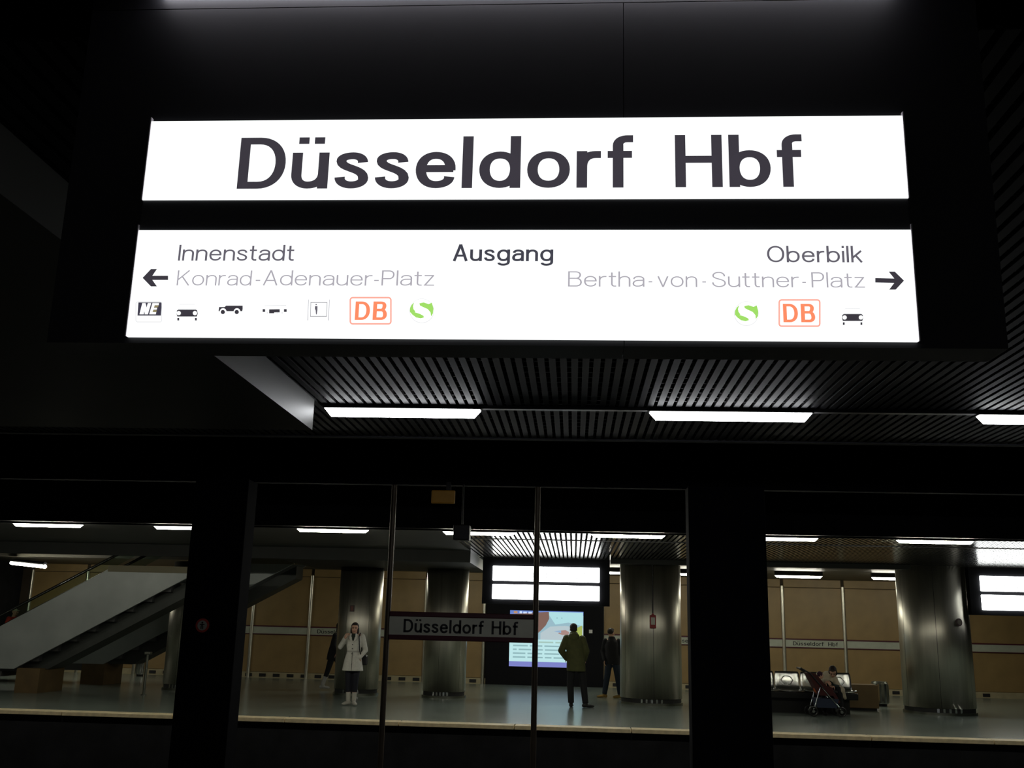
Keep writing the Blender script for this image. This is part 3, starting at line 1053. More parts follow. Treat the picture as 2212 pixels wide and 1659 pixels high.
def escalator(x_ref, z_ref, y0, y1, label, xlo, xcut, zcut, xhi, thick=1.12, truss=True, base_x=None):
    """x_ref,z_ref: point on the upper edge of the cladding; rises to the right"""
    t = thing('escalator', (x_ref, (y0 + y1) / 2, 0), label, 'escalator', 'escalators of the far platform')
    top = lambda x: z_ref + (x - x_ref) * SL
    bot = lambda x: top(x) - thick
    zl = .50
    xb = x_ref + (zl + thick - z_ref) / SL          # where the underside reaches the base
    xt = x_ref + (1.05 - z_ref) / SL                # where the balustrade turns level at the foot
    for ya, yb in ((y0, y0 + .06), (y1 - .06, y1)):
        pl = [(xlo, zl), (xb, zl), (xhi, bot(xhi)), (xhi, min(zcut, top(xhi))), (xcut, min(zcut, top(xcut))), (xt, 1.05), (xlo, 1.05)]
        MB().prism_xz(pl, ya, yb).build('side_cladding', CLAD, t)
    # capping rails on the cladding
    for ya, yb in ((y0 - .01, y0 + .08), (y1 - .08, y1 + .01)):
        MB().add([(xt, ya, 1.05), (xcut, ya, top(xcut)), (xcut, ya, top(xcut) + .015), (xt, ya, 1.065), (xt, yb, 1.05), (xcut, yb, top(xcut)), (xcut, yb, top(xcut) + .015), (xt, yb, 1.065)],
                 [(0, 1, 2, 3), (4, 7, 6, 5), (0, 4, 5, 1), (2, 6, 7, 3), (0, 3, 7, 4), (1, 5, 6, 2)]).build('deck_strip', CHROME, t)
    # glass balustrade and handrails
    xe = x_ref + (3.5 - .25 - z_ref) / SL
    for yy in (y0 + .03, y1 - .03):
        MB().prism_xz([(xt, 1.06), (xe, top(xe)), (xe, top(xe) + .24), (xt, 1.30)], yy - .005, yy + .005).build('glass_panel', GLASS, t)
        MB().tube([(xlo, yy, 1.31), (xt, yy, 1.31), (xe, yy, top(xe) + .25)], .032, 10).build('handrail', RUBBER, t)
        MB().tube([(xlo, yy - .034, 1.30), (xt, yy - .034, 1.30), (xe, yy - .034, top(xe) + .24)], .008, 6).build('rail_trim', CHROME, t)
    # steps
    sm = MB().box(0, .42, y0 + .14, y1 - .14, -.22, 0).mesh('step', mat('step_metal', (.12, .12, .12), .5, .6))
    k = 0
    x = xlo
    while x < xe:
        shared('step', sm, (x, 0, max(.55, bot(x) + .36)), t)
        x += .4
    # truss under the steps
    if truss:
        MB().prism_xz([(xb - .2, zl), (xhi, bot(xhi) - .05), (xhi, bot(xhi) - .36), (xb + .62, zl + .0)], y0 + .28, y1 - .28).build('truss', TRUSS, t)
    if base_x:
        MB().box(base_x[0], base_x[1], y0 + .06, y1 - .1, 0, zl + .02).build('base_block', BROWN, t)
    # level landing beam at the head
    if xhi - xcut > .5:
        MB().box(xcut, xhi, y0 - .02, y0 + .08, zcut - .06, zcut + .08).build('landing_beam', mat('olive_beam', (.20, .175, .10), .5), t)
    return t


escalator(-12.58, 1.388, 22.0, 23.25, 'near grey escalator rising to the right behind the left pillar', -16.5, -10.286, 2.68, -8.25, 1.13, True, (-12.10, -11.58))
escalator(-11.9, 1.50, 25.3, 26.5, 'rear escalator half hidden behind the near escalator', -16.5, -9.0, 3.1, -7.05, 1.12, True, (-12.25, -11.66))

# slim post and litter bin near the escalators
t = thing('slim_post', (-9.38, 22.45, 0), 'slim steel post in front of the column by the escalators', 'post')
MB().cyl((-9.38, 22.45, 0), (-9.38, 22.45, .86), .028, .028, 12).build('tube', STEELDARK, t)
MB().rbox(-9.44, -9.30, 22.39, 22.51, .86, .92, .012).build('head', STEELDARK, t)
MB().cyl((-9.38, 22.45, 0), (-9.38, 22.45, .02), .06, .06, 14).build('foot_plate', STEELDARK, t)


def litter_bin(x, y, r, h, label):
    t = thing('litter_bin', (x, y, 0), label, 'litter bin', 'steel litter bins')
    MB().cyl((x, y, .06), (x, y, h), r, r, 24).build('drum', CHROME, t)
    MB().cyl((x, y, 0), (x, y, .06), r * .8, r * .8, 20).build('foot', RUBBER, t)
    MB().cyl((x, y, h), (x, y, h + .05), r * 1.06, r * .9, 24).build('lid', STEELDARK, t)
    for k in range(6):
        a = -math.pi / 2 + (k - 2.5) * .5
        MB().cyl((x + (r + .004) * math.cos(a), y + (r + .004) * math.sin(a), .08), (x + (r + .004) * math.cos(a), y + (r + .004) * math.sin(a), h - .02), .012, .012, 6).build('rib', STEELDARK, t)


litter_bin(-12.5, 29.5, .12, .60, 'steel litter bin against the wall beneath the escalators')
litter_bin(7.42, 25.9, .19, .52, 'steel litter bin between the brown block and the rightmost column')

# ------------------------------------------------------------------ bench
SEATSTEEL = mat('bright_satin_steel', (.85, .86, .82), .26, 1.0, .05, 5)
bn = thing('station_bench', (4.66, 22.95, 0), 'row of shiny steel bucket seats on a black base', 'bench')
MB().rbox(3.1, 6.06, 22.72, 23.2, .30, .44, .02).build('beam', RUBBER, bn)
MB().box(3.3, 5.9, 22.85, 23.15, 0, .30).build('plinth', RUBBER, bn)


def seat_shell(cx, cy):
    """curved bucket seat: pan, bend and back in one pressed sheet with raised rim"""
    prof = [(-.22, .46), (-.18, .475), (-.05, .452), (.08, .445), (.16, .47), (.205, .56), (.235, .70), (.255, .80), (.27, .845)]
    nx = 10
    vs = []
    for off in (0, -.012):
        for (yy, zz) in prof:
            for i in range(nx + 1):
                u = i / nx * 2 - 1
                hw = .27 - (.03 * max(0, (zz - .75) / .1) ** 2)
                rim = .03 * abs(u) ** 4
                vs.append((cx + u * hw, cy + yy - rim * (zz > .5) * 1.0, zz + rim * (zz <= .5) + off * (zz <= .5) + 0))
                if off and zz > .5:
                    vs[-1] = (vs[-1][0], vs[-1][1] + .012, vs[-1][2])
    fs = []
    m_ = len(prof)
    for s in range(2):
        o = s * m_ * (nx + 1)
        for j in range(m_ - 1):
            for i in range(nx):
                a_ = o + j * (nx + 1) + i
                fs.append((a_, a_ + 1, a_ + nx + 2, a_ + nx + 1))
    o = m_ * (nx + 1)
    for j in range(m_ - 1):
        for i in (0, nx):
            a_ = j * (nx + 1) + i
            fs.append((a_, a_ + nx + 1, a_ + nx + 1 + o, a_ + o))
    for j in (0, m_ - 1):
        for i in range(nx):
            a_ = j * (nx + 1) + i
            fs.append((a_, a_ + 1, a_ + 1 + o, a_ + o))
    return MB().add(vs, fs, True)


for k in range(5):
    cx = 3.56 + .55 * k
    s = seat_shell(cx, 22.95).build('seat', SEATSTEEL, bn)
    # embossed six-sided panel on the back
    hexp = [(cx + .13 * math.cos(math.radians(60 * i)), .66 + .10 * math.sin(math.radians(60 * i))) for i in range(6)]
    for i in range(6):
        a_, b_ = hexp[i], hexp[(i + 1) % 6]
        MB().cyl((a_[0], 23.165 + (a_[1] - .66) * .16, a_[1]), (b_[0], 23.165 + (b_[1] - .66) * .16, b_[1]), .010, .010, 6).build('emboss', CHROME, s)
t = thing('brown_block', (6.6, 24.4, 0), 'plain brown box beside the end of the steel bench', 'box')
MB().rbox(6.16, 6.90, 24.2, 24.75, .05, .56, .01).build('body', mat('brown_box', (.21, .135, .055), .55, 0, .1, 4), t)
MB().box(6.2, 6.86, 24.24, 24.71, 0, .05).build('plinth', RUBBER, t)

# ------------------------------------------------------------------ people
SKIN = mat('skin', (.62, .36, .25), .55, 0, .06, 20)
V3 = Vector


def hand(mb, wrist, d, n, curl=.35, flip=1, k=1.0):
    """palm, four fingers of unequal length bending towards n, and a thumb on the side"""
    d = V3(d).normalized()
    n = V3(n)
    n = (n - d * n.dot(d)).normalized()
    s = d.cross(n) * flip
    w_ = V3(wrist)
    for o in (-.026, -.009, .009, .026):
        mb.cap(w_ + s * o * .6 * k + d * .005 * k, .014 * k, w_ + s * o * k + d * .082 * k, .0135 * k, 10)
    for i, ln in enumerate((.066, .076, .071, .056)):
        p = w_ + d * .085 * k + s * (i - 1.5) * .0205 * k
        dd = d.copy()
        for sgm in range(3):
            dd = (dd * math.cos(curl) + n * math.sin(curl)).normalized()
            q = p + dd * ln * k * (.42, .32, .26)[sgm]
            mb.cap(p, (.0098 - .0008 * sgm) * k, q, (.009 - .0008 * sgm) * k, 8)
            p = q
    p = w_ + d * .022 * k - s * .026 * k
    dd = (d * .75 - s * .6 + n * .25).normalized()
    for sgm, ln in enumerate((.045, .034, .028)):
        q = p + dd * ln * k
        mb.cap(p, (.0125 - .0012 * sgm) * k, q, (.0115 - .0012 * sgm) * k, 8)
        p = q
        dd = (dd + d * .3 + n * .1).normalized()


def foot(mb, ankle, ang, r=1.0, sole=None):
    """shoe: heel, instep and toe along angle ang (0 = towards the viewer)"""
    f = V3((math.sin(ang), -math.cos(ang), 0))
    a = V3(ankle)
    g = V3((a.x, a.y, max(0.0, a.z - .09)))
    R_ = Matrix.Rotation(ang, 3, 'Z')
    mb.ball(g - f * .03 + V3((0, 0, .045)), (.038 * r, .048 * r, .045), 14, 8, R_)
    mb.ball(g + f * .07 + V3((0, 0, .038)), (.040 * r, .085 * r, .038), 14, 8, R_)
    mb.ball(g + f * .135 + V3((0, 0, .030)), (.041 * r, .060 * r, .030), 14, 8, R_)
    mb.cap(g + V3((0, 0, .05)), .04 * r, a + V3((0, 0, .02)), .038 * r, 12)


def figure(name, label, loc, J, ang=0.0, headang=None, tilt=0.0, hair=None, clothes=(), hands=(), k=1.0, voxel=.008, face=True, skin=None, category='person'):
    """J: joints relative to loc (x right, y away, z up); ang: direction the body faces, 0 = viewer"""
    loc = V3(loc)
    t = thing(name, loc, label, category)
    j = {a: V3(b) for a, b in J.items()}
    ha = ang if headang is None else headang
    HM = Matrix.Translation(j['head']) @ Matrix.Rotation(ha, 4, 'Z') @ Matrix.Rotation(tilt, 4, 'X')
    mb = MB()
    # head: cranium, jaw, brow, nose, ears
    R3 = HM.to_3x3()

    def hb(c, r, nn=16):
        mb.ball(HM @ (V3(c) * k), tuple(v * k for v in r), nn, 10, R3)
    hb((0, .012, .025), (.074, .090, .090), 20)
    hb((0, -.018, -.045), (.056, .064, .066), 18)
    hb((0, -.050, -.085), (.028, .026, .022))
    hb((0, -.086, -.012), (.011, .020, .024), 10)
    hb((0, -.097, -.026), (.015, .014, .011), 10)
    hb((0, -.066, .026), (.052, .018, .014), 12)
    for sg in (-1, 1):
        hb((sg * .074, .008, -.012), (.010, .020, .030), 10)
        hb((sg * .036, -.058, -.030), (.022, .022, .020), 10)
    mb.cap(j['neck'], .056 * k, HM @ (V3((0, .018, -.06)) * k), .050 * k, 14)
    # trunk
    pz, nz = j['pelvis'], j['neck']
    c_ = [pz.lerp(nz, u) for u in (0, .18, .38, .6, .8, .93, 1.0)]
    sw = (j['shR'] - j['shL']).length / 2
    for (a, b, ra, rb) in ((c_[0], c_[1], .115, .11), (c_[1], c_[2], .11, .105), (c_[2], c_[3], .105, .115), (c_[3], c_[4], .115, .105), (c_[4], c_[6], .105, .058)):
        mb.cap(a, ra * k, b, rb * k, 16)
    mb.cap(j['hiL'], .085 * k, j['hiR'], .085 * k, 14)
    mb.cap(j['shL'], .056 * k, j['shR'], .056 * k, 14)
    for sd in 'LR':
        mb.cap(j['sh' + sd], .054 * k, j['el' + sd], .041 * k)
        mb.cap(j['el' + sd], .040 * k, j['wr' + sd], .027 * k)
        mb.cap(j['hi' + sd], .083 * k, j['kn' + sd], .056 * k)
        kn, an = j['kn' + sd], j['an' + sd]
        mb.cap(kn, .054 * k, kn.lerp(an, .3), .056 * k)
        mb.cap(kn.lerp(an, .3), .056 * k, an, .036 * k)
    for (sd, d, n, cu, fl) in hands:
        hand(mb, j['wr' + sd], d, n, cu, fl, k)
    me = solid(mb, voxel, 3)
    me.materials.append(skin or SKIN)

    def put(nm, me_, m=None, parent=t):
        if m:
            me_.materials.clear()
            me_.materials.append(m)
        o = bpy.data.objects.new(nm, me_)
        COL.objects.link(o)
        o.parent = t
        return o
    put('body', me)
    if face:
        for sg in (-1, 1):
            e = MB()
            e.ball(HM @ (V3((sg * .030, -.078, .004)) * k), (.012 * k, .008 * k, .006 * k), 10, 6, R3)
            put('eye', e.mesh('eye', mat('dark_eye', (.015, .010, .008), .3)))
            e = MB()
            e.cap(HM @ (V3((sg * .016, -.088, .024)) * k), .0045 * k, HM @ (V3((sg * .048, -.076, .025)) * k), .0035 * k, 8)
            put('eyebrow', e.mesh('eyebrow', mat('brow', (.03, .018, .012), .8)))
        e = MB()
        e.cap(HM @ (V3((-.018, -.083, -.056)) * k), .006 * k, HM @ (V3((.018, -.083, -.056)) * k), .006 * k, 8)
        put('lips', e.mesh('lips', mat('lips', (.40, .13, .11), .5)))
    if hair:
        hm, style = hair
        e = MB()
        for c, r in style:
            e.ball(HM @ (V3(c) * k), tuple(v * k for v in r), 18, 12, R3)
        mm = solid(e, voxel, 3)
        put('hair' if not hm.name.endswith('cap') else 'cap', mm, hm)
    for (nm, m, fn, vx) in clothes:
        e = MB()
        fn(e, j)
        if vx:
            put(nm, solid(e, vx, 4), m)
        else:
            put(nm, e.mesh(nm, m))
    return t


SHORT = [((0, .028, .042), (.080, .086, .088)), ((0, -.030, .085), (.062, .045, .034))]
LONG = [((0, .026, .040), (.082, .088, .088)), ((0, -.034, .088), (.060, .045, .032)), ((-.066, .015, -.04), (.026, .045, .085)), ((.066, .015, -.04), (.026, .045, .085)), ((0, .06, -.06), (.07, .045, .11))]


def legs(r0, r1, r2, zend=None):
    def fn(e, j):
        e.cap(j['hiL'] + V3((.0, 0, .06)), r0, j['hiR'] + V3((0, 0, .06)), r0, 16)
        for sd in 'LR':
            kn, an = j['kn' + sd], j['an' + sd]
            end = an if zend is None else kn.lerp(an, zend)
            e.cap(j['hi' + sd], r0, kn, r1, 14)
            e.cyl(kn, end, r1, r2, 14)
            e.ball(kn, (r1, r1, r1), 14, 8)
    return fn


def sleeves(r0, r1, r2, which='LR'):
    def fn(e, j):
        for sd in which:
            e.cap(j['sh' + sd], r0, j['el' + sd], r1, 14)
            e.cap(j['el' + sd], r1, j['el' + sd].lerp(j['wr' + sd], .96), r2, 14)
    return fn


def coat(rings, r=(.068, .056, .044), extra=None):
    def fn(e, j):
        e.loft([(V3(c), a, b) for c, a, b in rings], 28)
        sleeves(*r)(e, j)
        if extra:
            extra(e, j)
    return fn


def shoe(sd, ang, r=1.0):
    def fn(e, j):
        foot(e, j['an' + sd], ang, r)
    return fn


PALE = mat('pale_grey_wool', (.66, .64, .58), .85, 0, .08, 30)
NAVY = mat('black_leggings', (.008, .008, .016), .8)
HAIRD = mat('dark_brown_hair', (.018, .011, .008), .6)
SHOEW = mat('off_white_shoe', (.52, .49, .43), .7)

# --- the woman in the pale coat
WJ = dict(head=(.0, -.01, 1.535), neck=(.0, .01, 1.40), pelvis=(0, .02, .92), shL=(-.155, .015, 1.375), shR=(.160, .015, 1.375),
          elL=(-.275, -.05, 1.155), wrL=(-.172, -.15, 1.315), elR=(.245, .03, 1.10), wrR=(.155, -.085, .955),
          hiL=(-.085, .02, .88), hiR=(.085, .02, .88), knL=(-.072, .0, .49), knR=(.076, .0, .49), anL=(-.055, .01, .10), anR=(.062, .01, .10))


def w_coat_extra(e, j):
    pass


def lapels(e, j):
    for sg in (-1, 1):
        e.add([(sg * .012, -.118, 1.25), (sg * .085, -.108, 1.335), (sg * .075, -.085, 1.425), (sg * .045, -.088, 1.44), (sg * .012, -.130, 1.255), (sg * .085, -.122, 1.335), (sg * .075, -.10, 1.425), (sg * .045, -.102, 1.44)],
              [(0, 1, 2, 3), (4, 7, 6, 5), (0, 4, 5, 1), (1, 5, 6, 2), (2, 6, 7, 3), (3, 7, 4, 0)])


def buttons(e, j):
    for x, y, z in ((-.004, -.128, 1.21), (-.004, -.126, 1.13), (-.004, -.130, 1.03)):
        e.ball((x, y, z), (.012, .006, .012), 10, 6)


def coat_slit(e, j):
    e.box(.002, .010, -.163, -.12, .69, .84)
    e.box(.002, .007, -.150, -.11, .84, 1.06)


def scarf(e, j):
    e.cap((-.035, -.075, 1.405), .030, (.035, -.075, 1.405), .030)
    e.cap((-.03, -.09, 1.385), .026, (.0, -.112, 1.30), .018)
    e.cap((.03, -.09, 1.385), .026, (.0, -.112, 1.30), .018)
    e.cap((-.05, .02, 1.42), .035, (.05, .02, 1.42), .035)


def belt(e, j):
    e.loft([((0, .005, 1.055), .1405, .1195), ((0, .005, 1.09), .1415, .1205)], 28)


def bag(e, j):
    e.rbox(.165, .275, .03, .20, .80, 1.0, .03, 2)


def strap(e, j):
    pts = [V3((.155, .10, 1.0)), V3((.135, .09, 1.36)), V3((.118, .02, 1.445)), V3((.115, -.085, 1.38)), V3((.135, -.125, 1.25)), V3((.150, -.115, 1.10)), V3((.175, -.06, .98))]
    for a, b in zip(pts, pts[1:]):
        e.cap(a, .014, b, .014, 8)


g = at_z(757, 1524, 0)
figure('person', 'woman in a pale grey coat and black leggings, one hand raised to her face', g, WJ, 0, .12, 0, (HAIRD, LONG), (
    ('coat', PALE, coat([((0, .01, .685), .218, .165), ((0, .01, .80), .200, .152), ((0, .008, .92), .176, .14), ((0, .005, 1.02), .144, .12), ((0, .005, 1.09), .137, .116), ((0, .005, 1.20), .158, .122), ((0, .008, 1.30), .168, .116), ((0, .01, 1.375), .145, .092), ((0, .012, 1.425), .075, .07)], (.062, .052, .040)), .011),
    ('lapel', PALE, lapels, 0),
    ('belt', mat('belt_wool', (.46, .44, .40), .85), belt, 0),
    ('button', mat('dark_button', (.06, .055, .05), .4), buttons, 0),
    ('coat_opening', mat('coat_shadow_seam', (.16, .155, .14), .9), coat_slit, 0),
    ('scarf', mat('dark_green_scarf', (.012, .022, .016), .9), scarf, .011),
    ('leggings', NAVY, legs(.088, .066, .056, .58), .012),
    ('boot', SHOEW, lambda e, j: (e.cyl(j['knL'].lerp(j['anL'], .56), j['anL'], .050, .046, 14), foot(e, j['anL'], -.45)), .011),
    ('boot', SHOEW, lambda e, j: (e.cyl(j['knR'].lerp(j['anR'], .56), j['anR'], .050, .046, 14), foot(e, j['anR'], .45)), .011),
    ('handbag', mat('black_leather', (.008, .008, .010), .4), bag, 0),
    ('bag_strap', mat('black_leather', (.008, .008, .010), .4), strap, .009)),
    (('L', (.22, -.02, .95), (.8, .5, -.1), .5, 1), ('R', (-.55, .25, -.75), (-.2, .9, 0), .3, -1)), voxel=.007)

# --- the man in the olive parka, seen from behind
OLIVE = mat('olive_parka', (.082, .085, .028), .85, 0, .15, 12, bump=.15, bscale=18)
DARKT = mat('black_trousers', (.010, .010, .012), .85)
MJ = dict(head=(-.055, .03, 1.625), neck=(-.04, .02, 1.48), pelvis=(.01, 0, .95), shL=(-.20, .02, 1.43), shR=(.135, .02, 1.42),
          elL=(-.315, -.02, 1.17), wrL=(-.205, .11, 1.01), elR=(.225, -.01, 1.17), wrR=(.185, .14, .99),
          hiL=(-.085, 0, .91), hiR=(.105, 0, .91), knL=(-.115, .02, .49), knR=(.165, .03, .49), anL=(-.095, -.01, .09), anR=(.215, -.02, .09))


def hood(e, j):
    e.ball((-.045, -.085, 1.475), (.125, .075, .085), 18, 10)
    e.ball((-.05, -.02, 1.53), (.095, .075, .065), 18, 10)


g = at_z(1243, 1528, 0)
figure('person', 'man in an olive hooded parka standing before the screen with his back turned', g, MJ, math.pi, math.pi, 0, (mat('grey_knit_cap', (.035, .030, .026), .9), [((0, .012, .048), (.084, .096, .086)), ((0, .02, .0), (.082, .09, .05))]), (
    ('parka', OLIVE, coat([((.01, 0, .745), .205, .165), ((.005, 0, .85), .205, .165), ((.0, 0, 1.0), .195, .155), ((-.012, 0, 1.15), .190, .15), ((-.025, 0, 1.3), .195, .145), ((-.033, .005, 1.40), .175, .125), ((-.04, .01, 1.46), .12, .1), ((-.042, .015, 1.50), .08, .08)], (.085, .074, .060), hood), .012),
    ('trousers', DARKT, legs(.100, .075, .066), .012),
    ('shoe', mat('black_shoe', (.010, .009, .008), .5), shoe('L', math.pi - .1, 1.1), .011),
    ('shoe', mat('black_shoe', (.010, .009, .008), .5), shoe('R', math.pi / 2 + .25, 1.1), .011)),
    (('L', (.5, .5, -.7), (.3, .8, 0), .4, 1), ('R', (-.4, .6, -.7), (-.3, .8, 0), .4, -1)))

# --- person in a dark jacket walking behind the wide column
P2 = dict(head=(-.02, .0, 1.55), neck=(0, .01, 1.41), pelvis=(.02, 0, .90), shL=(-.165, .0, 1.36), shR=(.165, .0, 1.36),
          elL=(-.225, .06, 1.10), wrL=(-.19, -.06, .90), elR=(.22, -.02, 1.10), wrR=(.18, .10, .92),
          hiL=(-.08, 0, .86), hiR=(.09, 0, .86), knL=(-.125, -.02, .47), knR=(.15, .0, .46), anL=(-.185, .02, .09), anR=(.20, .0, .09))
g = at_z(1322, 1508, 0)
figure('person', 'person in a black jacket, jeans and tan shoes half hidden by the wide column', g, P2, math.pi * .8, math.pi * .8, 0, (HAIRD, SHORT), (
    ('jacket', mat('black_jacket', (.010, .010, .013), .8), coat([((.02, 0, .80), .175, .135), ((.02, 0, .95), .18, .14), ((.01, 0, 1.1), .175, .135), ((0, 0, 1.25), .185, .135), ((0, 0, 1.34), .165, .115), ((0, .01, 1.41), .095, .09), ((-.01, .005, 1.475), .078, .082)], (.07, .06, .048)), .012),
    ('jeans', mat('dark_blue_denim', (.022, .034, .055), .85), legs(.098, .075, .062), .012),
    ('shoe', mat('tan_suede', (.42, .26, .07), .8), shoe('L', -math.pi / 2 - .1), .011),
    ('shoe', mat('tan_suede', (.42, .26, .07), .8), shoe('R', -math.pi / 2 + .3), .011)),
    (('L', (0, -.2, -1), (1, 0, 0), .4, 1), ('R', (0, .2, -1), (-1, 0, 0), .4, -1)))

# --- walker almost hidden behind the column at the woman's side
P3 = dict(head=(.33, 0, 1.53), neck=(.29, 0, 1.39), pelvis=(.20, 0, .90), shL=(.24, -.16, 1.33), shR=(.28, .16, 1.33),
          elL=(.24, -.20, 1.08), wrL=(.34, -.22, .92), elR=(.36, .2, 1.1), wrR=(.46, .2, .95),
          hiL=(.19, -.08, .86), hiR=(.21, .08, .86), knL=(.09, -.08, .47), knR=(.43, .08, .48), anL=(-.02, -.08, .13), anR=(.45, .08, .09))
g = at_z(699, 1491, 0)
figure('person', 'walker in black with pale boots, mostly hidden behind the column beside the woman', g, P3, math.pi / 2, math.pi / 2, 0, (HAIRD, LONG), (
    ('jacket', mat('black_coat', (.009, .009, .011), .85), coat([((.18, 0, .74), .15, .18), ((.20, 0, .9), .15, .18), ((.23, 0, 1.1), .13, .165), ((.26, 0, 1.25), .13, .18), ((.28, 0, 1.34), .11, .16), ((.29, 0, 1.40), .07, .08)], (.065, .055, .045)), .012),
    ('trousers', mat('black_trousers', (.010, .010, .012), .85), legs(.09, .065, .055, .5), .012),
    ('boot', mat('pale_grey_boot', (.45, .44, .42), .7), lambda e, j: (e.cyl(j['knL'].lerp(j['anL'], .35), j['anL'], .058, .05, 14), foot(e, j['anL'], math.pi / 2 + .1)), .011),
    ('boot', mat('pale_grey_boot', (.45, .44, .42), .7), lambda e, j: (e.cyl(j['knR'].lerp(j['anR'], .35), j['anR'], .058, .05, 14), foot(e, j['anR'], math.pi / 2)), .011)),
    (('L', (.1, 0, -1), (0, 1, 0), .4, 1), ('R', (.2, 0, -1), (0, -1, 0), .4, -1)))

# --- child in a red jacket on the escalator
ST = dict(head=(.06, 0, 1.63), neck=(.02, 0, 1.48), pelvis=(0, 0, .95), shL=(-.02, -.18, 1.42), shR=(.02, .18, 1.42),
          elL=(-.05, -.24, 1.15), wrL=(.05, -.22, .92), elR=(.0, .24, 1.15), wrR=(.1, .22, .92),
          hiL=(0, -.09, .91), hiR=(0, .09, .91), knL=(.01, -.09, .49), knR=(.01, .09, .49), anL=(0, -.09, .09), anR=(0, .09, .09))
g = at_y(27, 1338, 22.40)
red = figure('person', 'child in a red jacket and pale cap riding the near escalator', (g.x, 22.40, .56), ST, math.pi / 2, math.pi / 2, 0, (mat('pale_cap', (.55, .52, .36), .8), [((0, .018, .062), (.082, .092, .062)), ((0, -.09, .045), (.06, .05, .012))]), (
    ('jacket', mat('red_jacket', (.85, .045, .02), .7), coat([((0, 0, .78), .16, .19), ((0, 0, .95), .16, .19), ((0, 0, 1.15), .15, .19), ((0, 0, 1.32), .15, .20), ((.01, 0, 1.41), .13, .18), ((.015, 0, 1.48), .08, .09)], (.08, .068, .055)), .012),
    ('trousers', mat('black_trousers', (.010, .010, .012), .85), legs(.098, .075, .062), .012),
    ('shoe', mat('black_shoe', (.010, .009, .008), .5), shoe('L', math.pi / 2), .011),
    ('shoe', mat('black_shoe', (.010, .009, .008), .5), shoe('R', math.pi / 2), .011)),
    (('L', (.1, 0, -1), (0, 1, 0), .4, 1), ('R', (.1, 0, -1), (0, -1, 0), .4, -1)))

red.scale = (.70, .70, .70)

# --- seated adult bending over the pushchair
SJ = dict(head=(.12, -.28, .875), neck=(.03, -.18, .80), pelvis=(.0, -.06, .61), shL=(-.13, -.12, .80), shR=(.15, -.16, .77),
          elL=(-.19, -.33, .66), wrL=(-.08, -.52, .70), elR=(.22, -.33, .55), wrR=(.06, -.50, .60),
          hiL=(-.09, -.08, .55), hiR=(.10, -.08, .55), knL=(-.12, -.44, .52), knR=(.20, -.42, .51), anL=(-.13, -.40, .09), anR=(.22, -.39, .09))
figure('person', 'seated person with dark hair and cream coat bending over the pushchair', (5.42, 22.98, 0), SJ, 0, -.25, .75, (HAIRD, LONG), (
    ('coat', mat('cream_coat', (.58, .50, .36), .85, 0, .1, 12), lambda e, j: (
        e.cap(j['pelvis'], .15, j['pelvis'].lerp(j['neck'], .5), .155, 18), e.cap(j['pelvis'].lerp(j['neck'], .5), .155, j['pelvis'].lerp(j['neck'], .9), .11, 18),
        sleeves(.072, .062, .05, 'L')(e, j), e.cap(j['shR'], .072, j['elR'], .062),
        e.cap(j['hiR'] + V3((.03, -.02, .03)), .10, j['knR'] + V3((.05, .0, .0)), .075), e.cap(j['knR'] + V3((.05, .02, .0)), .07, j['knR'] + V3((.12, .02, -.16)), .035)), .012),
    ('vest', mat('dark_green_vest', (.010, .018, .016), .85), lambda e, j: (e.cap((-.02, -.17, .66), .10, (.06, -.25, .60), .08), e.cap(j['elR'], .06, j['wrR'], .045)), .012),
    ('trousers', mat('black_trousers', (.010, .010, .012), .85), legs(.095, .072, .06), .012),
    ('shoe', mat('black_shoe', (.010, .009, .008), .5), shoe('L', 0), .011),
    ('shoe', mat('black_shoe', (.010, .009, .008), .5), shoe('R', .2), .011)),
    (('L', (.3, -.7, -.3), (.3, .2, -.9), .5, 1), ('R', (-.5, -.6, -.2), (0, .3, -.9), .5, -1)))

# --- pushchair with a small child
PX, PY = 5.2, 22.2
pc = thing('pushchair', (PX, PY, 0), 'dark pushchair with silver legs in front of the steel bench', 'pushchair')
ALU = CHROME
BLUE = mat('dark_blue_canvas', (.020, .030, .060), .8)
REDC = mat('dark_red_canvas', (.055, .010, .010), .85)
for sy in (-.2, .2):
    y = PY + sy
    MB().cyl((PX - .10, y, .58), (PX - .24, y, .15), .013, .013, 10).build('rear_leg', ALU, pc)
    MB().cyl((PX - .06, y, .58), (PX + .30, y, .15), .013, .013, 10).build('front_leg', ALU, pc)
    MB().tube([(PX - .02, y, .54), (PX - .30, y, .86), (PX - .47, y, .95)], .015, 10).build('push_bar', BLACKMETAL, pc)
    for xw in (-.26, .31):
        wl = MB()
        n = 24
        vs, fs = [], []
        for i in range(n):
            a = 2 * math.pi * i / n
            for jn in range(8):
                b = 2 * math.pi * jn / 8
                rr = .085 + .018 * math.cos(b)
                vs.append((PX + xw + rr * math.cos(a), y + .02 * math.sin(b), .105 + rr * math.sin(a)))
        for i in range(n):
            for jn in range(8):
                fs.append((i * 8 + jn, ((i + 1) % n) * 8 + jn, ((i + 1) % n) * 8 + (jn + 1) % 8, i * 8 + (jn + 1) % 8))
        wl.add(vs, fs, True)
        wh = wl.build('wheel', RUBBER, pc)
        MB().cyl((PX + xw, y - .022, .105), (PX + xw, y + .022, .105), .028, .028, 14).build('hub', CHROME, wh)
        sp = MB()
        for q in range(5):
            a = 2 * math.pi * q / 5
            sp.cyl((PX + xw, y, .105), (PX + xw + .075 * math.cos(a), y, .105 + .075 * math.sin(a)), .006, .006, 6)
        sp.build('spokes', RUBBER, wh)
MB().cyl((PX - .47, PY - .2, .95), (PX - .47, PY + .2, .95), .02, .02, 10).build('grip', RUBBER, pc)
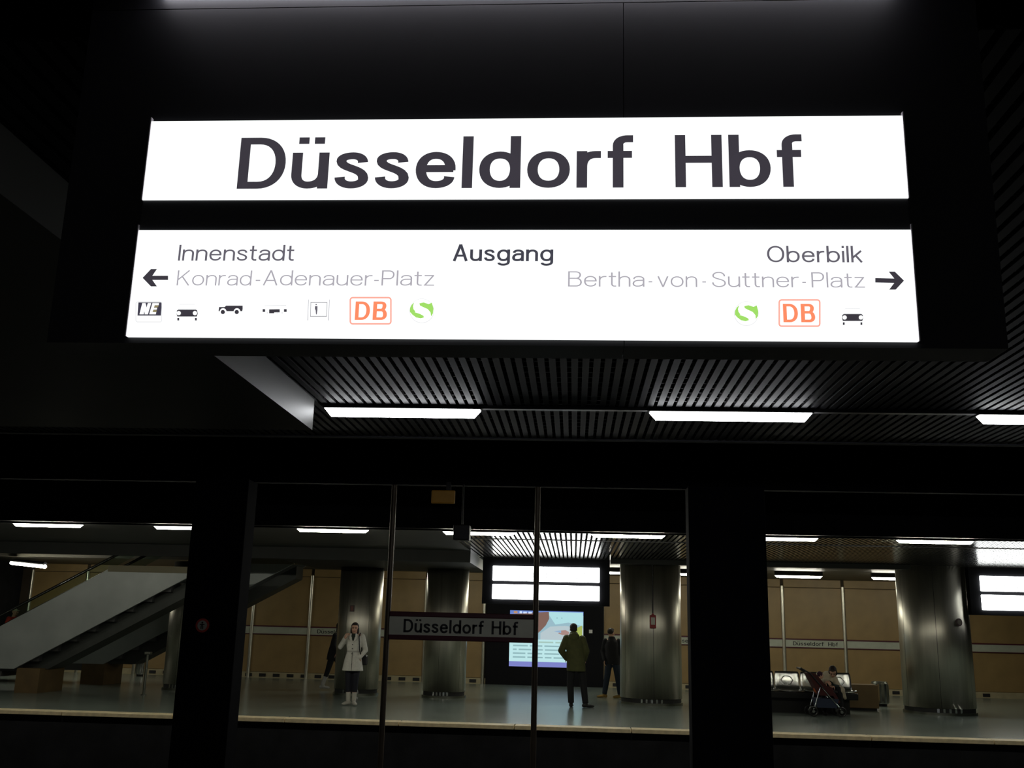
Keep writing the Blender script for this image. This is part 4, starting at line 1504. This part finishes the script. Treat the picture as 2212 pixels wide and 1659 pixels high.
MB().prism_xz([(PX - .16, .18), (PX + .22, .18), (PX + .27, .36), (PX - .2, .36)], PY - .19, PY + .19).build('basket', BLUE, pc)
sl = MB()
sl.prism_xz([(PX - .34, .86), (PX - .26, .88), (PX - .06, .50), (PX + .20, .48), (PX + .30, .30), (PX + .26, .27), (PX + .16, .42), (PX - .12, .42)], PY - .18, PY + .18)
sl.build('seat_sling', REDC, pc)
for sy in (-.185, .165):
    MB().prism_xz([(PX - .34, .86), (PX - .18, .86), (PX + .02, .62), (PX + .16, .58), (PX + .18, .46), (PX - .12, .42)], PY + sy, PY + sy + .02).build('seat_side', REDC, pc)
CJ = dict(head=(.10, 0, .335), neck=(.05, 0, .245), pelvis=(.03, 0, .055), shL=(.03, -.085, .215), shR=(.03, .085, .215),
          elL=(.07, -.115, .13), wrL=(.14, -.10, .11), elR=(.07, .115, .13), wrR=(.14, .10, .11),
          hiL=(.06, -.05, .05), hiR=(.06, .05, .05), knL=(.19, -.055, .075), knR=(.19, .055, .075), anL=(.25, -.055, -.06), anR=(.25, .055, -.06))
for kk in list(CJ):
    x_, y_, z_ = CJ[kk]
    CJ[kk] = (x_ - .08, y_, z_ + .02)
figure('person', 'small child in an orange jacket sitting in the pushchair', (PX - .06, PY, .46), CJ, math.pi / 2, math.pi / 2, 0, (mat('purple_cap', (.045, .015, .035), .9), [((0, .018, .045), (.086, .096, .088)), ((0, .02, .0), (.084, .088, .05))]), (
    ('jacket', mat('orange_jacket', (.62, .12, .02), .75), lambda e, j: (e.cap(j['pelvis'], .085, j['neck'], .055, 16), sleeves(.042, .036, .03)(e, j)), .009),
    ('trousers', BLUE, legs(.05, .042, .036), .009),
    ('shoe', mat('black_shoe', (.010, .009, .008), .5), lambda e, j: foot(e, j['anL'] + V3((0, 0, .09)), math.pi / 2, .7), .009),
    ('shoe', mat('black_shoe', (.010, .009, .008), .5), lambda e, j: foot(e, j['anR'] + V3((0, 0, .09)), math.pi / 2, .7), .009)),
    (('L', (1, 0, -.1), (0, 0, -1), .4, 1), ('R', (1, 0, -.1), (0, 0, -1), .4, -1)), k=.62, voxel=.006)
